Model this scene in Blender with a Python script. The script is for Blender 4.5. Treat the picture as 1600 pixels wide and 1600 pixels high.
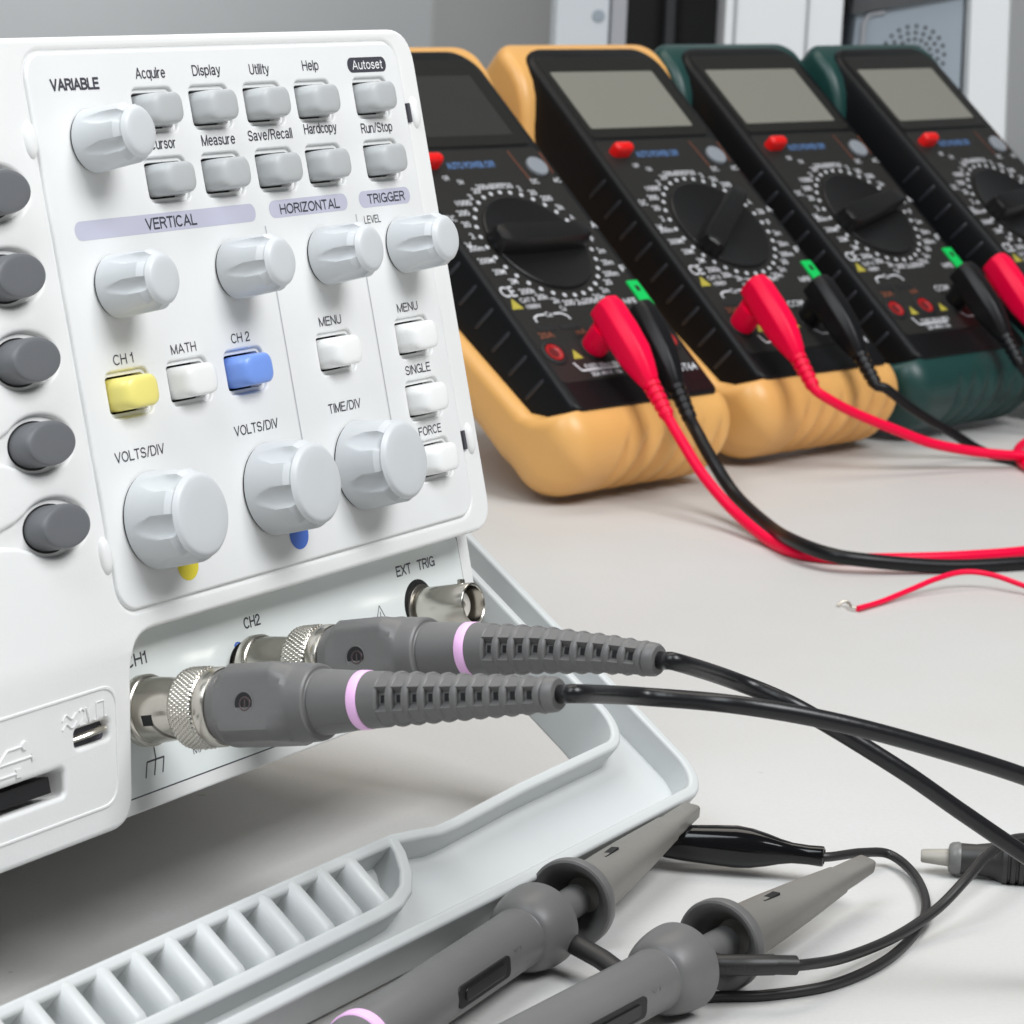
import bpy, bmesh, math, random
from mathutils import Matrix, Vector
import numpy as np
random.seed(7)
C = bpy.context
SC = C.scene
COL = SC.collection
for o in list(bpy.data.objects):
    bpy.data.objects.remove(o)
S = 0.00107                      # one modelling unit (about a millimetre) in metres
R = math.radians

# ------------------------------------------------------------------ camera
cd = bpy.data.cameras.new('camera')
cam = bpy.data.objects.new('camera', cd)
COL.objects.link(cam)
SC.camera = cam
cd.sensor_width = 36.0
cd.lens = 101.925
cd.clip_start = 0.02
cd.clip_end = 50
rt = Vector((0.99912298, 0.00850537, 0.04099916))
up = Vector((-0.04187209, 0.20294927, 0.97829358))
fw = Vector((0.0, 0.97915231, -0.20312742))
cam.matrix_world = Matrix(((rt.x, up.x, -fw.x, 0), (rt.y, up.y, -fw.y, 0), (rt.z, up.z, -fw.z, 184 * S), (0, 0, 0, 1)))
cd.dof.use_dof = True
cd.dof.focus_distance = 535 * S
cd.dof.aperture_fstop = 66

# ------------------------------------------------------------------ world, lamps, exposure
wd = bpy.data.worlds.new('World')
SC.world = wd
wd.use_nodes = True
bg = wd.node_tree.nodes['Background']
bg.inputs[0].default_value = (0.93, 0.97, 1.0, 1)
bg.inputs[1].default_value = 0.10
SC.view_settings.view_transform = 'Standard'
SC.view_settings.look = 'None'
SC.view_settings.exposure = 0.0
SC.view_settings.gamma = 1.0
SC.view_settings.use_curve_mapping = False
SC.cycles.max_bounces = 8

def area(name, loc, target, sx, sy, power, col):
    l = bpy.data.lights.new(name, 'AREA')
    l.shape = 'RECTANGLE'
    l.size = sx * S
    l.size_y = sy * S
    l.energy = power
    l.color = col
    o = bpy.data.objects.new(name, l)
    COL.objects.link(o)
    o.location = Vector(loc) * S
    d = (Vector(target) - Vector(loc)).normalized()
    o.rotation_euler = d.to_track_quat('-Z', 'Y').to_euler()
    return o
area('softbox_overhead', (-160, 1080, 1250), (0, 760, 0), 1300, 500, 7.5, (1.0, 0.94, 0.85))
area('softbox_panel_fill', (656, 128, 1124), (-30, 540, 100), 700, 560, 19.0, (0.97, 0.985, 1.0))  # fill light added to brighten the scope panel, no window stands there
area('softbox_left', (-420, 0, 1050), (-20, 560, 80), 500, 800, 9.5, (0.90, 0.96, 1.0))
area('softbox_wall_fill', (-420, 1850, 620), (-160, 2320, 200), 500, 300, 2.3, (0.95, 0.98, 1.0))  # fill light added only to brighten the back wall

# ------------------------------------------------------------------ materials
def mat(name, col, rough=0.4, metal=0.0, spec=0.5, grain=0.0, gscale=900, mottle=0.0, mscale=25, coat=0.0):
    m = bpy.data.materials.new(name)
    m.use_nodes = True
    nt = m.node_tree
    b = nt.nodes['Principled BSDF']
    c4 = (col[0], col[1], col[2], 1)
    b.inputs['Base Color'].default_value = c4
    b.inputs['Roughness'].default_value = rough
    b.inputs['Metallic'].default_value = metal
    b.inputs['Specular IOR Level'].default_value = spec
    b.inputs['Coat Weight'].default_value = coat
    if grain or mottle:
        tc = nt.nodes.new('ShaderNodeTexCoord')
        if grain:
            n = nt.nodes.new('ShaderNodeTexNoise')
            n.inputs['Scale'].default_value = gscale
            n.inputs['Detail'].default_value = 2
            nt.links.new(tc.outputs['Object'], n.inputs['Vector'])
            bp = nt.nodes.new('ShaderNodeBump')
            bp.inputs['Strength'].default_value = grain
            bp.inputs['Distance'].default_value = 0.0002
            nt.links.new(n.outputs['Fac'], bp.inputs['Height'])
            nt.links.new(bp.outputs['Normal'], b.inputs['Normal'])
        if mottle:
            n2 = nt.nodes.new('ShaderNodeTexNoise')
            n2.inputs['Scale'].default_value = mscale
            n2.inputs['Detail'].default_value = 5
            n2.inputs['Roughness'].default_value = 0.65
            nt.links.new(tc.outputs['Object'], n2.inputs['Vector'])
            rp = nt.nodes.new('ShaderNodeValToRGB')
            k = 1 - mottle
            rp.color_ramp.elements[0].position = 0.3
            rp.color_ramp.elements[1].position = 0.7
            rp.color_ramp.elements[0].color = (col[0] * k, col[1] * k, col[2] * k, 1)
            rp.color_ramp.elements[1].color = c4
            nt.links.new(n2.outputs['Fac'], rp.inputs['Fac'])
            nt.links.new(rp.outputs['Color'], b.inputs['Base Color'])
            mr = nt.nodes.new('ShaderNodeMapRange')
            mr.inputs['To Min'].default_value = rough + 0.08
            mr.inputs['To Max'].default_value = max(0.03, rough - 0.05)
            nt.links.new(n2.outputs['Fac'], mr.inputs['Value'])
            nt.links.new(mr.outputs['Result'], b.inputs['Roughness'])
    return m
M = {
    'white': mat('white_plastic', (0.845, 0.845, 0.835), 0.42, grain=0.12, gscale=1400, mottle=0.025, mscale=30),
    'plate': mat('panel_plastic', (0.835, 0.84, 0.835), 0.40, grain=0.08, gscale=1400, mottle=0.025, mscale=40),
    'white_button': mat('white_button_plastic', (0.90, 0.90, 0.89), 0.35, grain=0.05),
    'knob': mat('pale_grey_knob_plastic', (0.605, 0.625, 0.64), 0.38, grain=0.06, mottle=0.03, mscale=60),
    'button': mat('grey_button_plastic', (0.47, 0.485, 0.49), 0.44, grain=0.06, mottle=0.03, mscale=80),
    'soft': mat('dark_grey_rubber_key', (0.145, 0.15, 0.16), 0.45, grain=0.08, mottle=0.06, mscale=120),
    'yellow': mat('yellow_button_plastic', (0.86, 0.76, 0.22), 0.35, grain=0.05),
    'blue': mat('blue_button_plastic', (0.19, 0.33, 0.80), 0.35, grain=0.05),
    'yellow_ink': mat('yellow_ink', (0.78, 0.66, 0.05), 0.5),
    'blue_ink': mat('blue_ink', (0.08, 0.18, 0.62), 0.5),
    'ink': mat('dark_grey_ink', (0.055, 0.055, 0.07), 0.5),
    'lav': mat('lavender_ink', (0.55, 0.55, 0.66), 0.45),
    'white_ink': mat('white_ink', (0.82, 0.82, 0.82), 0.5),
    'legend_ink': mat('pale_legend_ink', (0.60, 0.61, 0.64), 0.55),
    'line': mat('grey_line_ink', (0.50, 0.50, 0.53), 0.5),
    'black': mat('black_gap', (0.006, 0.006, 0.007), 0.6),
    'slot': mat('dark_slot', (0.06, 0.06, 0.075), 0.6),
    'sticker': mat('pale_connector_film', (0.83, 0.875, 0.86), 0.20, mottle=0.02, mscale=20),
    'bail': mat('pale_grey_handle_plastic', (0.585, 0.603, 0.603), 0.40, grain=0.09, mottle=0.035, mscale=35),
    'probe': mat('grey_probe_plastic', (0.150, 0.147, 0.146), 0.40, grain=0.08, mottle=0.07, mscale=90),
    'probe_tip': mat('warm_grey_hook_plastic', (0.205, 0.195, 0.178), 0.40, grain=0.08, mottle=0.07, mscale=90),
    'pink': mat('pink_marker_ring', (0.95, 0.56, 0.93), 0.35),
    'metal': mat('nickel_plate', (0.66, 0.63, 0.57), 0.20, metal=1.0, mottle=0.12, mscale=150),
    'metal_dark': mat('dark_nickel', (0.30, 0.28, 0.25), 0.35, metal=1.0),
    'trimmer': mat('dark_trimmer_screw', (0.10, 0.075, 0.08), 0.35, metal=0.6),
    'teflon': mat('connector_insulator', (0.60, 0.57, 0.53), 0.4),
    'cable': mat('black_cable_sheath', (0.010, 0.010, 0.0115), 0.30, spec=0.4, grain=0.32, gscale=450, mottle=0.15, mscale=60),
    'wire': mat('black_wire_sheath', (0.017, 0.016, 0.016), 0.42, grain=0.1, gscale=600),
    'gloss': mat('black_gloss_vinyl', (0.004, 0.004, 0.0045), 0.10, spec=0.4),
    'orange': mat('orange_holster_rubber', (0.80, 0.43, 0.135), 0.36, grain=0.05, mottle=0.05, mscale=20),
    'green': mat('dark_green_holster_rubber', (0.010, 0.052, 0.047), 0.38, grain=0.05, mottle=0.10, mscale=20),
    'case': mat('black_meter_case', (0.0045, 0.0047, 0.0055), 0.42, spec=0.25, grain=0.06, mottle=0.12, mscale=40),
    'face': mat('charcoal_meter_face', (0.020, 0.0193, 0.018), 0.42, spec=0.3, mottle=0.08, mscale=40),
    'bezel': mat('dark_screen_surround', (0.016, 0.0155, 0.014), 0.35, spec=0.3),
    'lcd': mat('grey_liquid_crystal', (0.225, 0.22, 0.19), 0.16, spec=0.6),
    'lcd_dark': mat('dark_screen_tone', (0.035, 0.035, 0.033), 0.22, spec=0.6),  # dark screens; for the first meter it carries a reflection as colour
    'dial': mat('black_dial_plastic', (0.008, 0.008, 0.0085), 0.36, spec=0.35, grain=0.05),
    'red_button': mat('red_push_button', (0.80, 0.008, 0.008), 0.35),
    'hold': mat('grey_round_button', (0.24, 0.26, 0.29), 0.45),
    'grip': mat('side_ridge_highlight', (0.022, 0.024, 0.030), 0.35, spec=0.4),  # lighter than the case: ridge highlights put into the colour
    'green_socket': mat('green_test_socket', (0.0, 0.55, 0.10), 0.4),
    'red_socket': mat('red_jack_plastic', (0.34, 0.006, 0.008), 0.45),
    'red_hole': mat('dark_red_jack_bore', (0.12, 0.004, 0.005), 0.5),
    'cyan_ink': mat('blue_legend_ink', (0.085, 0.17, 0.36), 0.5),
    'orange_ink': mat('orange_legend_ink', (0.20, 0.06, 0.028), 0.5),
    'olive_ink': mat('yellow_warning_ink', (0.42, 0.36, 0.05), 0.5),
    'red_lead': mat('red_vinyl', (0.92, 0.001, 0.052), 0.38, spec=0.22, grain=0.05, mottle=0.05, mscale=60),
    'black_lead': mat('black_vinyl', (0.006, 0.006, 0.007), 0.38, spec=0.3, grain=0.06),
    'silver': mat('bare_tinned_wire', (0.70, 0.66, 0.58), 0.3, metal=1.0),
    'tool': mat('dark_tool_plastic', (0.030, 0.029, 0.028), 0.45, grain=0.06),
    'tool_tip': mat('pale_tool_blade', (0.37, 0.35, 0.31), 0.42, mottle=0.1, mscale=90),
    'tool_ring': mat('grey_tool_collar', (0.16, 0.16, 0.155), 0.4),
    'table': None,
    'wall': mat('grey_wall_paint', (0.62, 0.635, 0.645), 0.8, mottle=0.06, mscale=3),
    'cab': mat('pale_cabinet_enamel', (0.64, 0.68, 0.72), 0.45, mottle=0.04, mscale=8),
    'cab_white': mat('white_cabinet_enamel', (0.84, 0.86, 0.88), 0.4, mottle=0.03, mscale=8),
    'cab_edge': mat('grey_cabinet_edge', (0.38, 0.39, 0.42), 0.5),
    'void': mat('black_cabinet_inside', (0.004, 0.004, 0.004), 0.6),
    'strip': mat('dark_grey_strip', (0.035, 0.038, 0.042), 0.5),
    'slate': mat('blue_grey_case_panel', (0.33, 0.38, 0.43), 0.5, mottle=0.05, mscale=8),
    'slate_dark': mat('dark_grey_case_top', (0.075, 0.078, 0.083), 0.5),
}
def table_material():
    m = bpy.data.materials.new('off_white_tabletop_laminate')
    m.use_nodes = True
    nt = m.node_tree
    b = nt.nodes['Principled BSDF']
    tc = nt.nodes.new('ShaderNodeTexCoord')
    def noise(scale, detail, rough=0.6):
        n = nt.nodes.new('ShaderNodeTexNoise')
        n.inputs['Scale'].default_value = scale
        n.inputs['Detail'].default_value = detail
        n.inputs['Roughness'].default_value = rough
        nt.links.new(tc.outputs['Object'], n.inputs['Vector'])
        return n
    def ramp(src, p0, c0, p1, c1):
        r = nt.nodes.new('ShaderNodeValToRGB')
        r.color_ramp.elements[0].position = p0
        r.color_ramp.elements[1].position = p1
        r.color_ramp.elements[0].color = c0
        r.color_ramp.elements[1].color = c1
        nt.links.new(src, r.inputs['Fac'])
        return r
    big = noise(9, 4)
    base = ramp(big.outputs['Fac'], 0.3, (0.575, 0.565, 0.548, 1), 0.7, (0.605, 0.606, 0.60, 1))
    fine = noise(900, 3)
    fr = ramp(fine.outputs['Fac'], 0.30, (0.965, 0.96, 0.95, 1), 0.62, (1, 1, 1, 1))
    sp = noise(160, 2)
    sr = ramp(sp.outputs['Fac'], 0.735, (1, 1, 1, 1), 0.78, (0.80, 0.78, 0.76, 1))
    mx = nt.nodes.new('ShaderNodeMix')
    mx.data_type = 'RGBA'
    mx.blend_type = 'MULTIPLY'
    mx.inputs['Factor'].default_value = 1
    nt.links.new(base.outputs['Color'], mx.inputs['A'])
    nt.links.new(fr.outputs['Color'], mx.inputs['B'])
    m2 = nt.nodes.new('ShaderNodeMix')
    m2.data_type = 'RGBA'
    m2.blend_type = 'MULTIPLY'
    m2.inputs['Factor'].default_value = 1
    nt.links.new(mx.outputs['Result'], m2.inputs['A'])
    nt.links.new(sr.outputs['Color'], m2.inputs['B'])
    nt.links.new(m2.outputs['Result'], b.inputs['Base Color'])
    b.inputs['Roughness'].default_value = 0.48
    bp = nt.nodes.new('ShaderNodeBump')
    bp.inputs['Strength'].default_value = 0.12
    bp.inputs['Distance'].default_value = 0.0002
    nt.links.new(fine.outputs['Fac'], bp.inputs['Height'])
    nt.links.new(bp.outputs['Normal'], b.inputs['Normal'])
    return m
M['table'] = table_material()

# ------------------------------------------------------------------ mesh helpers (all in modelling units)
def frame(o, x, y, z):
    o, x, y, z = map(Vector, (o, x, y, z))
    return Matrix(((x.x, y.x, z.x, o.x), (x.y, y.y, z.y, o.y), (x.z, y.z, z.z, o.z), (0, 0, 0, 1)))
def scaled(f):
    g = f.copy()
    for i in range(3):
        g[i][3] *= S
    return g
class MB:
    def __init__(self, xf=None):
        self.v = []; self.f = []; self.m = []; self.xf = xf; self.wn = False
    def add(self, vs, fs, mi=0, xf=None):
        k = len(self.v)
        for p in vs:
            p = Vector(p)
            if xf is not None: p = xf @ p
            if self.xf is not None: p = self.xf @ p
            self.v.append(p)
        for q in fs:
            self.f.append([i + k for i in q]); self.m.append(mi)
        return self
    def loft(self, rings, cap0=True, cap1=True, mi=0, closed=True, xf=None):
        n = len(rings[0]); vs = [p for r in rings for p in r]; fs = []
        for a in range(len(rings) - 1):
            for i in range(n if closed else n - 1):
                j = (i + 1) % n
                fs.append((a * n + i, a * n + j, (a + 1) * n + j, (a + 1) * n + i))
        if cap0: fs.append(tuple(reversed(range(n))))
        if cap1: fs.append(tuple((len(rings) - 1) * n + i for i in range(n)))
        return self.add(vs, fs, mi, xf)
    def box(self, x0, x1, y0, y1, z0, z1, mi=0, xf=None):
        vs = [(x0, y0, z0), (x1, y0, z0), (x1, y1, z0), (x0, y1, z0), (x0, y0, z1), (x1, y0, z1), (x1, y1, z1), (x0, y1, z1)]
        return self.add(vs, [(3, 2, 1, 0), (4, 5, 6, 7), (0, 1, 5, 4), (1, 2, 6, 5), (2, 3, 7, 6), (3, 0, 4, 7)], mi, xf)
    def tube(self, pts, r, n=14, mi=0, caps=True, xf=None, flat=1.0, upv=None):
        pts = [Vector(p) for p in pts]; rings = []
        t0 = (pts[1] - pts[0]).normalized()
        ref = Vector(upv) if upv is not None else (Vector((0, 0, 1)) if abs(t0.z) < 0.9 else Vector((1, 0, 0)))
        e1 = (ref - t0 * ref.dot(t0)).normalized()
        for i, p in enumerate(pts):
            t = (pts[min(i + 1, len(pts) - 1)] - pts[max(i - 1, 0)]).normalized()
            e1 = (e1 - t * e1.dot(t)).normalized()
            e2 = t.cross(e1)
            rr = r(i / (len(pts) - 1)) if callable(r) else r
            rings.append([p + e1 * (rr * flat * math.cos(2 * math.pi * k / n)) + e2 * (rr * math.sin(2 * math.pi * k / n)) for k in range(n)])
        return self.loft(rings, caps, caps, mi, True, xf)
    def lathe(self, prof, n=40, mi=0, xf=None, cap0=True, cap1=True):
        """prof: (axial, radius) along local z"""
        rings = [[(r * math.cos(2 * math.pi * k / n), r * math.sin(2 * math.pi * k / n), z) for k in range(n)] for z, r in prof]
        return self.loft(rings, cap0, cap1, mi, True, xf)
    def build(self, name, mats, parent=None, sharp=32, kind=None, origin=None):
        me = bpy.data.meshes.new(name)
        o0 = Vector(origin) if origin is not None else Vector((0, 0, 0))
        me.from_pydata([tuple((p - o0) * S) for p in self.v], [], self.f)
        if not isinstance(mats, (list, tuple)): mats = [mats]
        for m in mats: me.materials.append(m)
        me.polygons.foreach_set('material_index', self.m)
        bm = bmesh.new(); bm.from_mesh(me)
        bmesh.ops.remove_doubles(bm, verts=bm.verts, dist=0.004 * S)
        bmesh.ops.recalc_face_normals(bm, faces=bm.faces)
        bm.to_mesh(me); bm.free()
        me.polygons.foreach_set('use_smooth', [True] * len(me.polygons))
        me.set_sharp_from_angle(angle=R(sharp))
        me.update()
        o = bpy.data.objects.new(name, me)
        COL.objects.link(o)
        if self.wn:
            w = o.modifiers.new('weighted_normals', 'WEIGHTED_NORMAL'); w.keep_sharp = True; w.weight = 80
        if origin is not None: o.location = o0 * S
        if parent is not None: o.parent = parent
        if kind: o['kind'] = kind
        return o
def tag(o, label, cat, group=None):
    o['label'] = label; o['category'] = cat
    if group: o['group'] = group
    return o
def thing(name, f, label, cat, group=None):
    o = bpy.data.objects.new(name, None)
    COL.objects.link(o)
    o.empty_display_size = 0.01
    o.matrix_world = scaled(f)
    return tag(o, label, cat, group)
def at(p):
    return Matrix.Translation(Vector(p))
def rrect(x0, x1, y0, y1, r, n=6):
    """rounded rectangle, counter-clockwise; r may be one radius or four (bl, br, tr, tl)"""
    if not isinstance(r, (list, tuple)): r = (r,) * 4
    out = []
    for (cx, cy, a0, q) in ((x0 + r[0], y0 + r[0], 180, r[0]), (x1 - r[1], y0 + r[1], 270, r[1]), (x1 - r[2], y1 - r[2], 0, r[2]), (x0 + r[3], y1 - r[3], 90, r[3])):
        for k in range(n + 1):
            a = R(a0 + 90 * k / n)
            out.append((cx + q * math.cos(a), cy + q * math.sin(a)))
    return out
def ell(cx, cy, a, b, n=36):
    return [(cx + a * math.cos(2 * math.pi * k / n), cy + b * math.sin(2 * math.pi * k / n)) for k in range(n)]
def roundpoly(pts, n=6):
    """polygon with per-corner radius: (x, y, r)"""
    out = []; N = len(pts)
    for i, (x, y, r) in enumerate(pts):
        p = Vector((x, y)); a = Vector(pts[i - 1][:2]); b = Vector(pts[(i + 1) % N][:2])
        if r <= 0: out.append((x, y)); continue
        da = (a - p).normalized(); db = (b - p).normalized()
        ang = da.angle(db); L = min(r / math.tan(ang / 2), (a - p).length * 0.49, (b - p).length * 0.49)
        for k in range(n + 1):
            t = k / n
            q = (p + da * L) * (1 - t) ** 2 + p * (2 * t * (1 - t)) + (p + db * L) * t ** 2
            out.append((q.x, q.y))
    return out
def _poly_mesh(outlines, z0, z1, bevel, res):
    cu = bpy.data.curves.new('tmp', 'CURVE')
    cu.dimensions = '2D'; cu.fill_mode = 'BOTH'
    for i, ol in enumerate(outlines):
        a = sum(ol[k - 1][0] * ol[k][1] - ol[k][0] * ol[k - 1][1] for k in range(len(ol)))
        if (a > 0) != (i == 0): ol = list(reversed(ol))
        s = cu.splines.new('POLY'); s.points.add(len(ol) - 1); s.use_cyclic_u = True
        for k, p in enumerate(ol): s.points[k].co = (p[0], p[1], 0, 1)
    cu.extrude = max(1e-4, (z1 - z0) / 2 - bevel)
    cu.bevel_depth = bevel; cu.bevel_resolution = res; cu.offset = -bevel
    ob = bpy.data.objects.new('tmp', cu); COL.objects.link(ob)
    dg = C.evaluated_depsgraph_get(); dg.update()
    me = bpy.data.meshes.new_from_object(ob.evaluated_get(dg))
    zc = (z0 + z1) / 2
    vs = [(v.co.x, v.co.y, v.co.z + zc) for v in me.vertices]
    fs = [tuple(p.vertices) for p in me.polygons]
    bpy.data.objects.remove(ob); bpy.data.curves.remove(cu); bpy.data.meshes.remove(me)
    return vs, fs
def plate(mb, outlines, z0, z1, bevel=0.4, res=2, mi=0, xf=None):
    vs, fs = _poly_mesh(outlines, z0, z1, bevel, res)
    mb.wn = True
    return mb.add(vs, fs, mi, xf)
def flat(mb, outline, z, mi=0, xf=None):
    return mb.add([(x, y, z) for x, y in outline], [tuple(range(len(outline)))], mi, xf)
_gl = {}
def glyphs(s, bold):
    key = (s, bold)
    if key not in _gl:
        cu = bpy.data.curves.new('tmp', 'FONT'); cu.body = s; cu.size = 1.0
        cu.offset = bold; cu.resolution_u = 4
        ob = bpy.data.objects.new('tmp', cu); COL.objects.link(ob)
        dg = C.evaluated_depsgraph_get(); dg.update()
        me = bpy.data.meshes.new_from_object(ob.evaluated_get(dg))
        _gl[key] = ([(v.co.x, v.co.y) for v in me.vertices], [tuple(p.vertices) for p in me.polygons])
        bpy.data.objects.remove(ob); bpy.data.curves.remove(cu); bpy.data.meshes.remove(me)
    return _gl[key]
CAPH = 0.729
def text(mb, s, x0, x1, y, cap, z, mi=0, bold=0.0, rot=0.0, xf=None, centre=None):
    vs, fs = glyphs(s, bold)
    if not vs: return
    a = min(v[0] for v in vs); b = max(v[0] for v in vs)
    sy = cap / CAPH
    sx = (x1 - x0) / (b - a)
    out = []
    for p in vs:
        q = Vector((x0 + (p[0] - a) * sx, y + p[1] * sy))
        if rot and centre is not None:
            d = q - Vector(centre); d.rotate(Matrix.Rotation(rot, 2)); q = Vector(centre) + d
        out.append((q.x, q.y, z))
    mb.add(out, fs, mi, xf)
# narrow sans-serif lettering drawn as strokes of even width
def _arc(cx, cy, rx, ry, a0, a1, n=9):
    return [(cx + rx * math.cos(R(a0 + (a1 - a0) * k / n)), cy + ry * math.sin(R(a0 + (a1 - a0) * k / n))) for k in range(n + 1)]
GL = {
    'A': (.70, [[(0, 0), (.35, 1)], [(.35, 1), (.70, 0)], [(.12, .31), (.58, .31)]]),
    'B': (.60, [[(0, 0), (0, 1)], [(0, 1), (.32, 1)] + _arc(.32, .765, .24, .235, 90, -90) + [(0, .53)], [(.3, .53)] + _arc(.33, .265, .27, .265, 90, -90) + [(0, 0)]]),
    'C': (.66, [_arc(.35, .5, .35, .5, 48, 312, 18)]),
    'D': (.64, [[(0, 0), (0, 1)], [(0, 1), (.28, 1)] + _arc(.28, .5, .36, .5, 90, -90, 14) + [(0, 0)]]),
    'E': (.54, [[(0, 0), (0, 1)], [(0, 1), (.54, 1)], [(0, .53), (.49, .53)], [(0, 0), (.54, 0)]]),
    'F': (.52, [[(0, 0), (0, 1)], [(0, 1), (.52, 1)], [(0, .52), (.46, .52)]]),
    'G': (.70, [_arc(.36, .5, .36, .5, 50, 345, 18) + [(.70, .45)], [(.42, .46), (.72, .46)], [(.70, .46), (.70, 0)]]),
    'H': (.60, [[(0, 0), (0, 1)], [(.60, 0), (.60, 1)], [(0, .53), (.60, .53)]]),
    'I': (.02, [[(.01, 0), (.01, 1)]]),
    'L': (.50, [[(0, 0), (0, 1)], [(0, 0), (.50, 0)]]),
    'M': (.72, [[(0, 0), (0, 1)], [(0, 1), (.36, 0.02)], [(.36, 0.02), (.72, 1)], [(.72, 0), (.72, 1)]]),
    'N': (.60, [[(0, 0), (0, 1)], [(0, 1), (.60, 0)], [(.60, 0), (.60, 1)]]),
    'O': (.74, [_arc(.37, .5, .37, .5, 0, 360, 28)]),
    'R': (.60, [[(0, 0), (0, 1)], [(0, 1), (.32, 1)] + _arc(.32, .755, .26, .245, 90, -90) + [(0, .51)], [(.36, .51), (.60, 0)]]),
    'S': (.58, [_arc(.29, .745, .27, .255, 20, 270, 12) + _arc(.29, .255, .29, .255, 90, -160, 12)]),
    'T': (.58, [[(0, 1), (.58, 1)], [(.29, 0), (.29, 1)]]),
    'U': (.58, [[(0, 1), (0, .3)] + _arc(.29, .29, .29, .29, 180, 360, 12) + [(.58, 1)]]),
    'V': (.64, [[(0, 1), (.32, 0)], [(.32, 0), (.64, 1)]]),
    'X': (.62, [[(0, 0), (.62, 1)], [(0, 1), (.62, 0)]]),
    'Z': (.56, [[(0, 1), (.56, 1)], [(.55, 1), (.01, 0)], [(0, 0), (.56, 0)]]),
    '/': (.30, [[(0, -.02), (.30, 1.02)]]),
    '.': (.06, [[(.03, 0), (.03, .09)]]),
    '0': (.52, [_arc(.26, .5, .26, .5, 0, 360, 26)]),
    '1': (.24, [[(.0, .76), (.10, .79), (.20, .93), (.22, 1)], [(.21, 0), (.21, 1)]]),
    '2': (.52, [_arc(.27, .735, .24, .265, 170, -20, 10) + [(.40, .48), (.10, .2), (.02, 0)], [(0, 0), (.53, 0)]]),
    '3': (.50, [_arc(.25, .76, .22, .24, 160, -80, 10), _arc(.25, .265, .25, .265, 85, -165, 12)]),
    'a': (.50, [_arc(.22, .56, .21, .18, 165, 0, 8) + [(.43, .1), (.48, 0)], _arc(.21, .19, .2, .19, 20, 340, 14), [(.4, .38), (.22, .37)]]),
    'c': (.46, [_arc(.25, .37, .25, .37, 50, 310, 16)]),
    'd': (.50, [_arc(.25, .37, .25, .37, 0, 360, 20), [(.50, 0), (.50, 1)]]),
    'e': (.50, [_arc(.26, .37, .25, .37, 5, 315, 18), [(.03, .40), (.50, .40)]]),
    'i': (.02, [[(.01, 0), (.01, .73)], [(.01, .9), (.01, 1)]]),
    'l': (.02, [[(.01, 0), (.01, 1)]]),
    'n': (.46, [[(0, 0), (0, .73)], [(0, .45)] + _arc(.23, .48, .23, .24, 170, 0, 8) + [(.46, 0)]]),
    'o': (.52, [_arc(.26, .37, .26, .37, 0, 360, 22)]),
    'p': (.50, [_arc(.25, .37, .25, .37, 0, 360, 20), [(0, -.24), (0, .73)]]),
    'q': (.50, [_arc(.25, .37, .25, .37, 0, 360, 20), [(.50, -.24), (.50, .73)]]),
    'r': (.28, [[(0, 0), (0, .73)], [(0, .45)] + _arc(.26, .45, .26, .27, 180, 92, 6)]),
    's': (.42, [_arc(.21, .545, .19, .18, 25, 265, 10) + _arc(.21, .185, .21, .185, 88, -160, 10)]),
    't': (.26, [[(.11, .93), (.11, .12), (.16, .02), (.26, .01)], [(0, .70), (.26, .70)]]),
    'u': (.46, [[(0, .73), (0, .22)] + _arc(.22, .22, .22, .22, 180, 330, 8) + [(.46, .3)], [(.46, 0), (.46, .73)]]),
    'v': (.46, [[(0, .73), (.23, 0)], [(.23, 0), (.46, .73)]]),
    'y': (.46, [[(0, .73), (.24, .02)], [(.46, .73), (.22, -.12), (.16, -.22), (.02, -.22)]]),
}
def print_text(mb, s, x0, x1, y, cap, z, mi=0, t=0.14):
    gap = 0.20; X = 0; items = []
    for ch in s:
        if ch == ' ': X += 0.34; continue
        w, st = GL[ch]; items.append((X, st)); X += w + gap
    X -= gap
    th = t * cap
    k = (x1 - x0 - th * 0.9) / X; n = 0
    for ox, st in items:
        for pl in st:
            P = [Vector((x0 + th * .45 + (ox + px) * k, y + th * .4 + py * (cap - th * .8))) for px, py in pl]
            cl = (P[0] - P[-1]).length < 1e-4
            if not cl:
                P[0] = P[0] + (P[0] - P[1]).normalized() * th * .4; P[-1] = P[-1] + (P[-1] - P[-2]).normalized() * th * .4
            L = []; Q = []
            for i, p in enumerate(P):
                a = P[i - 1] if i else (P[-2] if cl else p); b = P[i + 1] if i + 1 < len(P) else (P[1] if cl else p)
                d1 = (p - a).normalized() if (p - a).length > 1e-7 else (b - p).normalized()
                d2 = (b - p).normalized() if (b - p).length > 1e-7 else d1
                n1 = Vector((-d1.y, d1.x)); n2 = Vector((-d2.y, d2.x)); m = n1 + n2
                m = m.normalized() if m.length > 1e-6 else n1
                hw = th * .46 / max(.5, m.dot(n1))
                L.append((p.x + m.x * hw, p.y + m.y * hw, z + n * .0025)); Q.append((p.x - m.x * hw, p.y - m.y * hw, z + n * .0025))
            N = len(L)
            mb.add(L + Q, [(i, i + 1, N + i + 1, N + i) for i in range(N - 1)], mi)
            n = (n + 1) % 5
def catmull(pts, per=10):
    P = [Vector(p) for p in pts]; P = [P[0] * 2 - P[1]] + P + [P[-1] * 2 - P[-2]]
    out = []
    for i in range(1, len(P) - 2):
        a, b, c, d = P[i - 1:i + 3]
        for k in range(per):
            t = k / per
            out.append(0.5 * ((2 * b) + (c - a) * t + (2 * a - 5 * b + 4 * c - d) * t * t + (3 * b - a - 3 * c + d) * t ** 3))
    out.append(P[-2])
    return out
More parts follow.
